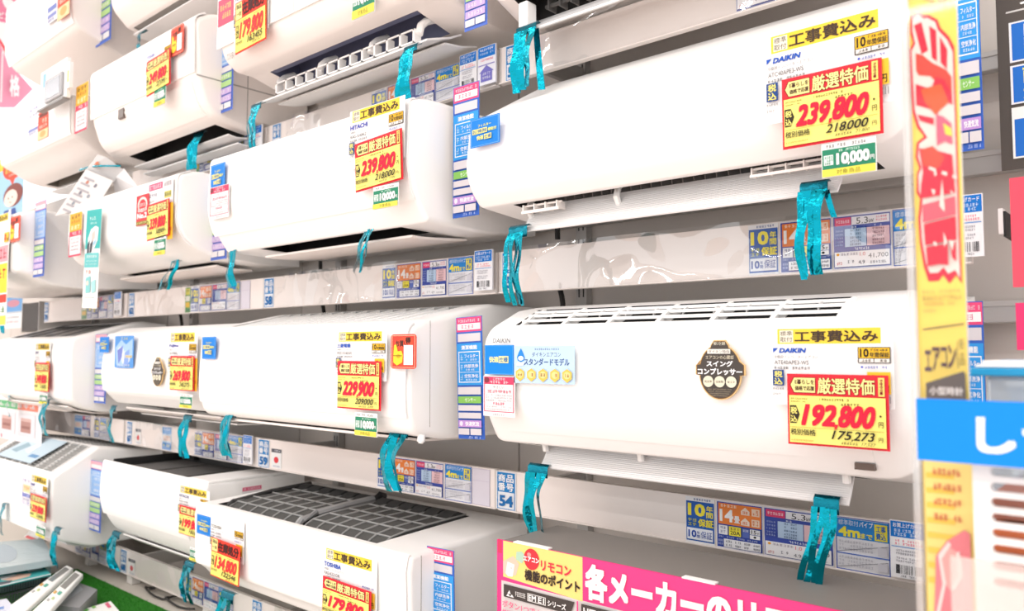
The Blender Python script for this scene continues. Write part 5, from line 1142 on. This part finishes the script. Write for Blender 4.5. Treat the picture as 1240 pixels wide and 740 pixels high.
place('pk1', c_pk, 'pink_placard', x0, z1, x0+.12, z0, 1.2, 'coral pink placard with an orange stripe at the right edge', 'placard')
def c_pk2(): c = Card(60, 60, 'EE3E74', th=.003); c.R(14, 10, 58, 20, 'F46A94'); return c
x0, z1 = at(1229.5, 367, 1.2); z0 = at(1231, 424, 1.2)[1]
place('pk2', c_pk2, 'pink_placard', x0, z1, x0+.12, z0, 1.2, 'plain pink placard below the coral one at the right edge', 'placard')
x0, z1 = at(1210, 254, RAIL_Y); x1, z0 = at(1217, 284, RAIL_Y)
m = MB(); m.box(x0, x1, 1.24, 1.262, z0, z1, PAPER); m.box(x1, x1+.003, 1.24, WALL_Y-.05, z0-.004, z1-.004, DARK); tag(m.build('bracket_end', loc=(x0, 1.25, z0)), 'small white and black shelf bracket beside the coral placard', 'bracket')

# ================================================================== SMALL THINGS AMONG THE UNITS
def flatpoly(name, pts, mat, th=.0012, parent=None, marks=(), lift=.0003):
    """sheet from world corner points with real thickness; marks: (points, material) printed on the near side"""
    m = MB(); n = len(pts); nr = (Vector(pts[1])-Vector(pts[0])).cross(Vector(pts[-1])-Vector(pts[0])).normalized()
    if nr.y > 0: nr = -nr
    m.add([tuple(p) for p in pts]+[tuple(Vector(p)-nr*th) for p in pts], [tuple(range(n)), tuple(range(n, 2*n))]+[(k, (k+1) % n, n+(k+1) % n, n+k) for k in range(n)], mat)
    A, B, D = Vector(pts[0]), Vector(pts[1])-Vector(pts[0]), Vector(pts[-1])-Vector(pts[0])
    for i, (q, mm) in enumerate(marks):
        m.add([tuple(A+B*u+D*v+nr*(lift+.0001*i)) for u, v in q], [tuple(range(len(q)))], mm)
    return m.build(name, parent, smooth=0, loc=None)
def Q(px, py, Y): x, z = at(px, py, Y); return (x, Y, z)
def onplane(px, py, A, B, C):
    A, B, C = Vector(A), Vector(B), Vector(C); n = (B-A).cross(C-A); x, z = at(px, py, 1.0); d = Vector((x, 1, z-EYE)); o = Vector((0, 0, EYE))
    return tuple(o + d*((A-o).dot(n)/d.dot(n)))
def lines(n, u0, u1, v0, v1, col):
    r_ = random.Random(n); out = []
    for k in range(n):
        v = v0+(v1-v0)*k/n; e = u0+(u1-u0)*r_.uniform(.6, 1); out.append(([(u0,v),(e,v),(e,v+.35*(v1-v0)/n),(u0,v+.35*(v1-v0)/n)], ink(col)))
    return out
# open white leaflet hanging by a teal string
p0 = Q(120, 187, 1.06)
root = empty('hanging_leaflet', p0, 'white printed leaflet hanging open between the two upper-left rows', 'leaflet')
dots = [([(.3+.3*k+.05*math.cos(a), .2+.22*j+.04*math.sin(a)) for a in [q*.785 for q in range(8)]], ink(('C88A78', '8A8A94', '9AA0A8')[(k+j) % 3])) for k in range(2) for j in range(3)]
LA, LB, LC = Q(104,205,1.03), Q(137,219,1.07), Q(66,262,.99)
flatpoly('front_page', [LA, LB, onplane(120, 246, LA, LB, LC), LC], P('paper_shaded_front', 'ECE7E5', .6), parent=root, lift=.0008, marks=dots+lines(7, .12, .62, .12, .9, 'B4B0B4'))  # white page greyed: its shade is painted into the paper colour
flatpoly('back_page', [Q(136,212,1.092), Q(150,204,1.11), Q(168,228,1.12), Q(140,240,1.12)], P('paper_shade', 'F2EEEE', .6), parent=root, marks=lines(6, .2, .85, .15, .85, 'A8A4A8'))
flatpoly('fold', [Q(118,187,1.06), Q(128,190,1.07), Q(150,206,1.11), Q(137,221,1.092), Q(104,206,1.032)], P('paper_grey', 'D8D4D2', .6), parent=root, marks=[([(.4,.4),(.7,.35),(.75,.55),(.45,.6)], ink('D87A5A')), ([(.8,.5),(1.0,.45),(1.0,.65),(.85,.7)], ink('E0A05A'))])
m = MB(); m.tube([Q(97,206,1.04), Q(108,202,1.045), Q(120,201,1.05), Q(146,201,1.10)], .003, TEAL); m.build('string', root)
# long teal leaflet hanging in front of the unit with the No.2 sticker
def c_brochure():
    c = Card(28, 190, 'FAFAF8'); c.R(0, 0, 28, 76, '3FB8B4'); c.scrib(6, 14, 22, 20, 'E8F6F4', 4); c.scrib(8, 24, 20, 28, 'D4EEEC', 4)
    c.poly([(10,38),(18,32),(24,36),(23,60),(16,80),(6,78),(5,56)], 'F4F2F2'); c.poly([(12,46),(18,40),(18,56),(12,62)], 'E8C8C0'); c.poly([(4,68),(9,58),(8,84),(4,84)], '4A5058'); c.poly([(10,66),(15,58),(13,82),(9,84)], '3A4048'); c.poly([(15,64),(22,56),(20,66),(15,72)], 'A8D0E4')
    c.R(1, 84, 27, 112, '6CC8C8'); c.scrib(4, 88, 24, 93, 'F0FAFA', 5); c.scrib(4, 98, 24, 101, 'E0F4F4', 8); c.scrib(4, 104, 24, 107, 'E0F4F4', 8)
    c.scrib(4, 117, 14, 124, 'E89080', 2); c.poly([(5,132),(14,128),(15,160),(6,162)], '8AD0D0'); c.poly([(16,140),(24,134),(25,158),(18,162)], 'A8DCDC'); c.E(9, 142, 2.4, 5, 'F4D8CC', 8); c.scrib(4, 168, 24, 171, 'B0C8C8', 8); return c
put('brochure', c_brochure, 'hanging_leaflet', (105.5,255), (120,371), .995, 'long teal and white leaflet hanging in front of the unit with the No.2 sticker', 'leaflet', roll=math.radians(3.2))
# monitor stand on the leftmost top-row unit
Ym = 1.0
a = Q(50, 92, Ym); b = Q(80, 122, Ym); zt_ = at(80, 70, Ym)[1]; zb_ = at(50, 134, Ym)[1]
root = empty('price_monitor', ((a[0]+b[0])/2, Ym, zb_), 'small grey-screened monitor on a white stand at upper left', 'monitor')
m = MB(); m.box(a[0], b[0], Ym, Ym+.012, zb_, zt_, PAPER); m.box(a[0]+.02, a[0]+.05, Ym-.0005, Ym, zt_-.06, zt_-.01, ink('9CCBF0')); m.box(a[0]+.004, a[0]+.03, Ym-.0005, Ym, zb_+.02, zt_-.06, ink('CFDCF4')); m.build('back_board', root, smooth=0)
w_ = b[0]-a[0]; m = MB(); m.box(a[0]+w_*.26, b[0]-w_*.10, Ym-.009, Ym-.0006, zb_+.012, zt_-.045, P('bezel_silver', 'B8B8BA', .35)); m.build('bezel', root, bevel=.003)
m = MB(); m.box(a[0]+w_*.33, b[0]-w_*.15, Ym-.0100, Ym-.0091, zb_+.022, zt_-.055, P('screen_grey', '80848E', .2)); m.build('screen', root)
m = MB(); m.box(a[0], b[0], Ym-.010, Ym+.012, zb_-.006, zb_, P('bracket_dark', '8A8886', .4)); m.build('shelf_bracket', root)
m = MB(); m.box(b[0]+.001, b[0]+.022, Ym, Ym+.012, zb_+.03, zt_-.02, PAPER); m.box(b[0]+.005, b[0]+.016, Ym-.0004, Ym, zt_-.09, zt_-.05, ink('E8E060')); m.build('side_tag', root)
# far-left poster with a plain cartoon woman, info cards and the dark box
def c_poster():
    c = Card(60, 110, 'A8D4F0'); c.R(0, 0, 14, 22, 'F8D040'); c.E(38, 22, 26, 22, 'F0523A'); c.poly([(28,40),(36,54),(42,42)], 'F0523A'); c.scrib(18, 12, 48, 20, 'FBE46A', 4); c.scrib(18, 22, 52, 30, 'FBE46A', 5); c.scrib(26, 33, 46, 37, 'FFF0E0', 4)
    c.E(38, 70, 22, 19, '8A4A44'); c.E(33, 74, 15, 14, 'FAE6DA'); c.E(28, 73, 1.2, 1.8, '3A2A2A', 8); c.E(37, 73, 1.2, 1.8, '3A2A2A', 8); c.poly([(29,80),(36,80),(33,82)], 'C8604A'); c.poly([(20,92),(44,92),(50,110),(12,110)], '3A58A0'); c.poly([(30,92),(36,92),(33,104)], 'F0F0F4'); return c
put('poster', c_poster, 'poster', (-2,194), (27,262), 1.22, 'light blue poster of a cartoon woman with a red speech bubble, far left', 'poster')
def c_info(): c = Card(40, 70, 'F6F4F4'); c.R(0, 0, 40, 34, '6CA4D8'); c.E(20, 16, 14, 8, 'C88A9A'); c.R(0, 34, 40, 38, 'C4CCD4'); c.scrib(6, 44, 34, 48, '8A8A90', 6); c.scrib(6, 54, 34, 58, 'E89AA0', 6); return c
put('info', c_info, 'info_card', (6,360), (26,397), 1.249, 'blue-topped info card beside the dark box at far left', 'card')
x0, z1 = at(28, 360, 1.24); x1, z0 = at(53, 400, 1.24); x1 -= .065; z1 -= .03
m = MB(); m.box(x0, x1, 1.24, WALL_Y-.001, z0, z1, P('speaker_black', '3A3634', .5)); m.box(x0-.006, x0, 1.238, WALL_Y-.001, z0-.004, z1+.004, STEEL); m.box(x1, x1+.004, 1.238, WALL_Y-.001, z0-.004, z1+.004, STEEL)
tag(m.build('dark_box', loc=((x0+x1)/2, 1.3, z0), bevel=.001), 'dark open box beneath the leftmost second-row unit', 'box')
def c_disp():
    c = Card(96, 80, 'F6F2F4'); c.scrib(40, 4, 80, 9, 'E0A0B0', 5)
    c.R(30, 18, 52, 30, 'D470B4'); c.R(52, 18, 72, 30, '5CB478'); c.R(72, 18, 92, 30, 'F08A70'); c.scrib(32, 21, 90, 27, 'FBF6F6', 9)
    for x in (36, 56, 76): c.R(x-3, 36, x+14, 70, 'E6E2E6'); c.R(x, 42, x+10, 64, 'B88A82'); c.R(x, 42, x+10, 47, 'D8B4AC'); c.R(x+1, 54, x+9, 58, '9A6A62')
    c.scrib(20, 72, 60, 78, 'E08AA0', 7); return c
put('disp', c_disp, 'picture_display', (-50,466), (50,541), 1.13, 'white display panel with three brown picture frames at the left edge', 'display')
# pale blue card lying on the grey mesh top
flatpoly('promo_leaflet', [(x, y, z+.004) for x, y, z in ((-3.62,1.046,1.085), (-3.25,1.046,1.085), (-3.22,1.16,1.155), (-3.56,1.16,1.155))], P('leaf_blue', 'CFE4F0', .5), marks=[([(.1,.3),(.3,.25),(.35,.6),(.15,.7)], ink('9CB8C4')), ([(.4,.4),(.6,.3),(.55,.7),(.42,.7)], ink('F2F4F4')), ([(.7,.2),(.92,.2),(.92,.32),(.7,.32)], ink('6C9CC8'))])
tag(bpy.data.objects['promo_leaflet'], 'pale blue leaflet lying on the light grey mesh top at lower left', 'leaflet')
# stickers on the side of the opened unit
o = place('sidepink', c_sidepink, 'side_label', 0, 0, .06, -.035, 0); o.rotation_euler = (0, 0, math.pi/2); u = ACS['H4']; o.parent = u; o.location = (-2.0494-u.location.x, 1.20-u.location.y, 1.115-u.location.z)
# black looped cable on the base deck
m = MB(); x, y = atZ(178, 722, DECK_Z+.004); pts = [(x+.05*math.cos(q*.5)*(1+.25*math.sin(q*1.3))+.012*q-.1, y+.012+.022*math.sin(q*.5)+.02, DECK_Z+.010+.004*math.sin(q)) for q in range(26)]
m.tube(pts, .0035, CABLE, 6); tag(m.build('power_cable', loc=(x, y, DECK_Z)), 'black power cord coiled on the beige deck under the lowest rail', 'cord')
m = MB(); x, y = atZ(92, 672, DECK_Z+.004); pts = [(x-.08+.014*q+.04*math.sin(q*.8), y+.02+.03*math.sin(q*.55), DECK_Z+.012+.03*abs(math.sin(q*.4))) for q in range(18)]
m.tube(pts, .0035, P('cord_white', 'E2DED8', .5), 6); tag(m.build('power_cable', loc=(x, y, DECK_Z)), 'pale power cord curling on the deck behind the boxes', 'cord')
m = MB(); x, z = at(232, 640, 1.38); m.tube([(x-.3, 1.38, z+.02), (x-.15, 1.39, z+.025), (x, 1.38, z+.015), (x+.03, 1.37, z-.03), (x+.01, 1.36, z-.07)], .004, CABLE, 6); tag(m.build('power_cable', loc=(x, 1.38, z)), 'black cord hanging behind the flap of the 199800-yen unit', 'cord')

# ---- pile of boxes and remote controls at lower left, on the turf
def quadbox(name, px, zt, zb, mat, label, cat, parent=None, marks=(), bevel=.001):
    tp = [(*atZ(x, y, zt), zt) for x, y in px]; n = len(tp)
    m = MB(); m.add(tp+[(x, y, zb) for x, y, _ in tp], [tuple(range(n)), tuple(range(n, 2*n))]+[(k, (k+1) % n, n+(k+1) % n, n+k) for k in range(n)], mat)
    A = Vector(tp[0]); B = Vector(tp[1])-A; D = Vector(tp[-1])-A
    C_ = Vector(tp[2])-Vector(tp[1])-D if n == 4 else Vector((0,0,0))
    for i, (q, mm) in enumerate(marks): m.add([tuple(A+B*u+D*v+C_*u*v+Vector((0,0,.0004+.0002*i))) for u, v in q], [tuple(range(len(q)))], mm)
    c = sum((Vector(p) for p in tp), Vector())/n
    o = m.build(name, parent, smooth=0, loc=(c.x, c.y, zb))
    if label: tag(o, label, cat)
    return o
def rq(u0, v0, u1, v1): return [(u0,v0),(u1,v0),(u1,v1),(u0,v1)]
GR = P('carton_grey', '9A9A9C', .5)
quadbox('carton', [(-22,664), (50,655), (62,678), (-22,693)], .772, DECK_Z+.0125, P('carton_teal', 'A8C0C4', .5), 'grey-teal carton at lower left under the pale bagged box', 'carton')
quadbox('bagged_box', [(-24,658), (52,652), (66,677), (-24,692)], .795, .773, P('bag_grey', 'C6D4D8', .25, bump=.5, scale=40), 'pale blue-grey bagged box on top of the pile at lower left', 'box', marks=[([(.35+.18*math.cos(a), .5+.36*math.sin(a)) for a in [q*.52 for q in range(12)]], ink('B4C0C8'))])
root = empty('mesh_basket', (*atZ(20, 712, .72), DECK_Z+.0125), 'dark mesh basket at the lower left corner under the teal brochure', 'basket')
tp = [atZ(x, y, .752) for x, y in ((-24,706), (50,690), (64,706), (-24,728))]
m = MB()
for i in range(4):
    a, b = Vector((*tp[i], 0)), Vector((*tp[(i+1) % 4], 0)); nn = max(4, int((b-a).length/.008))
    for k in range(nn+1):
        q = a+(b-a)*k/nn; m.bar((q.x, q.y, DECK_Z+.016), (q.x, q.y, .750), .0009, P('mesh_dark', '55585C', .4), 4)
    for k in range(9):
        z = DECK_Z+.016+k*.0063; m.bar((a.x, a.y, z), (b.x, b.y, z), .0009, MATS['mesh_dark'], 4)
m.build('mesh_side', root, smooth=0)
m = MB(); m.tube([(*p, .751) for p in tp+[tp[0]]], .003, MATS['mesh_dark'], 6); m.tube([(*p, DECK_Z+.016) for p in tp+[tp[0]]], .003, MATS['mesh_dark'], 6); m.build('rim', root)
quadbox('brochure', [(-24,699), (52,684), (62,696), (-24,716)], .7575, .7545, P('brochure_teal', '48B8B8', .4), 'teal brochure with a picture of hands, lying on the mesh basket', 'brochure',
  marks=[([(.3,.55),(.55,.35),(.75,.55),(.7,.75),(.45,.8)], ink('EAC4B0')), ([(.28,.3),(.5,.3),(.55,.45),(.3,.55)], ink('F2F4F4')), (rq(.72,.2,.95,.42), ink('D8F0F0')), ([(.25,.7),(.45,.75),(.4,.95),(.25,.95)], ink('5A6068')), (rq(0,.93,1,1), ink('E8ECEC'))])
quadbox('carton', [(94,705), (118,714), (96,736), (60,732)], .744, DECK_Z+.0125, GR, 'grey carton under the two remote controls', 'carton', marks=[([(.0,.0),(.5,.2),(.35,1),(0,1)], ink('B4B6BC'))])
def remote(px, z, label, dx):
    tp = [Vector((*atZ(x, y, z), z)) for x, y in px]; A, B, D = tp[0], tp[1]-tp[0], tp[3]-tp[0]
    c = (tp[0]+tp[2])/2; root = empty('remote_control', (c.x, c.y, z-.018), label, 'remote control', 'white remote controls on the pile')
    m = MB(); m.add([tuple(p) for p in tp]+[tuple(p-Vector((0,0,.018))) for p in tp], [(0,1,2,3), (4,5,6,7), (0,1,5,4), (1,2,6,5), (2,3,7,6), (3,0,4,7)], WHITE); m.build('shell', root, bevel=.004)
    def patch(nm, u0, v0, u1, v1, mat, h=.001):
        q = [A+B*u+D*v for u, v in rq(u0, v0, u1, v1)]; m = MB()
        m.add([tuple(p+Vector((0,0,h))) for p in q]+[tuple(p-Vector((0,0,.001))) for p in q], [(0,1,2,3), (4,5,6,7), (0,1,5,4), (1,2,6,5), (2,3,7,6), (3,0,4,7)], mat); m.build(nm, root, smooth=0)
    patch('lcd_window', .18, .06, .80, .40, P('lcd_grey', '8E8C88', .3))
    patch('button', .55, .47, .85, .53, P('button_green', '5CB8A0', .4), .002); patch('button', .15, .50, .38, .55, P('button_orange', 'F0B860', .4), .002); patch('button', .5, .60, .7, .64, P('button_lime', 'C8D888', .4), .002); patch('button', .25, .66, .45, .70, P('button_grey', 'C4C4C4', .4), .002)
remote([(81,684), (89,688), (29,741), (13,732)], .778, 'left one of two white remote controls lying side by side', 0)
remote([(92,690), (101,695), (50,751), (34,744)], .778, 'right one of two white remote controls lying side by side', 1)
quadbox('leaflet', [(80,744), (134,728), (146,742), (140,772), (84,772)], .720, .7175, PAPER, 'white leaflet with green leaves and red print at the bottom edge', 'leaflet', marks=[([(.3,.1),(.45,.0),(.5,.12),(.36,.2)], ink('6CBE5A')), ([(.55,.0),(.62,-.02),(.66,.1),(.58,.12)], ink('8CCC6A')), ([(.85,.05),(.93,.02),(.98,.3),(.9,.3)], ink('E86A8A'))])
quadbox('carton', [(102,752), (136,739), (156,750), (140,780), (92,780)], .717, DECK_Z+.0125, P('carton_dark', '6E6E70', .5), 'dark carton under the leaf-printed leaflet at the bottom edge', 'carton')
quadbox('leaflet', [(-10,728), (8,725), (22,742), (20,760), (-10,760)], .766, .7635, P('leaf_lilac', 'E4E6F4', .5), 'white and blue leaflet in the bottom left corner', 'leaflet', marks=[(rq(.2,.3,.8,.4), ink('7C9CD8')), (rq(.2,.5,.9,.58), ink('7C9CD8'))])
quadbox('carton', [(-10,735), (8,731), (18,744), (16,764), (-10,764)], .763, DECK_Z+.0125, GR, 'grey carton in the bottom left corner under the white and blue leaflet', 'carton')
flatpoly('price_note', [Q(29,650,1.14), Q(46,633,1.14), Q(52,641,1.15), Q(44,656,1.14)], PAPER, marks=[(rq(.0,.1,.15,.9), ink('E86A70'))]); tag(bpy.data.objects['price_note'], 'small white note with a red edge behind the bagged box', 'note')
# ---- hanging shop signs, far upper left
def farsign(name, quad, X, base, deco, label):
    pts = []
    for px, py in quad: y, z = atX(px, py, X); pts.append((X, y, z))
    m = MB(); n = len(pts)
    m.add(pts+[(X-.01, y, z) for _, y, z in pts], [tuple(range(n)), tuple(range(n, 2*n))]+[(k, (k+1) % n, n+(k+1) % n, n+k) for k in range(n)], ink(base))
    for i, (q, col) in enumerate(deco):
        v = []
        for px, py in q: y, z = atX(px, py, X); v.append((X+.002+.001*i, y, z))
        m.add(v, [tuple(range(len(v)))], ink(col))
    zt = max(p[2] for p in pts); ym = sum(p[1] for p in pts)/n
    for dy in (-.04, .04): m.bar((X-.005, ym+dy, zt-.02), (X-.005, ym+dy, 4.0), .004, STEEL, 6)
    o = m.build(name, smooth=0, loc=(X, ym, zt)); return tag(o, label, 'sign')
def circ(cx, cy, rx, ry, n=22, a0=0, a1=360): return [(cx+rx*math.cos(math.radians(a0+(a1-a0)*k/n)), cy+ry*math.sin(math.radians(a0+(a1-a0)*k/n))) for k in range(n+1)]
sgn = farsign('hanging_sign', [(-40,-40), (60,-40), (48,6), (22,30), (-40,18)], -6.0, 'F08AA8', [(circ(20, -4, 18, 20), 'FBF6F6'), (circ(21, -8, 9, 12), 'F08AA8'), ([(38,-10),(48,-2),(44,6),(38,2)], 'FBF6F6')], 'pink hanging shop sign with white lettering in the top left corner')
vs, fs, nc = text_mesh('ピングセ', .02)
m = MB(); vv = []
for u, v, i in vs: y, z = atX(-2+26*u, 14+9*v+6.5*u, -6.0); vv.append((-5.985+.0005*i, y, z))
m.add(vv, fs, PAPER); m.build('lettering', sgn, smooth=0)
sgn = farsign('hanging_sign', [(-30,40), (-2,48), (8,72), (40,108), (18,130), (-30,130)], -6.4, 'F0A0B8', [([(-4,45),(0,47),(7,58),(7,66)], 'F05A62'), ([(2,62),(4,62),(2,124),(0,124)], 'FBF2F2')], 'pink pennant with a white character at the far left, below the pink sign')
vs, fs, nc = text_mesh('格', .03); m = MB(); vv = []
for u, v, i in vs: y, z = atX(10+12*u, 92+26*v, -6.4); vv.append((-6.37+.0005*i, y, z))
m.add(vv, fs, PAPER); m.build('lettering', sgn, smooth=0)
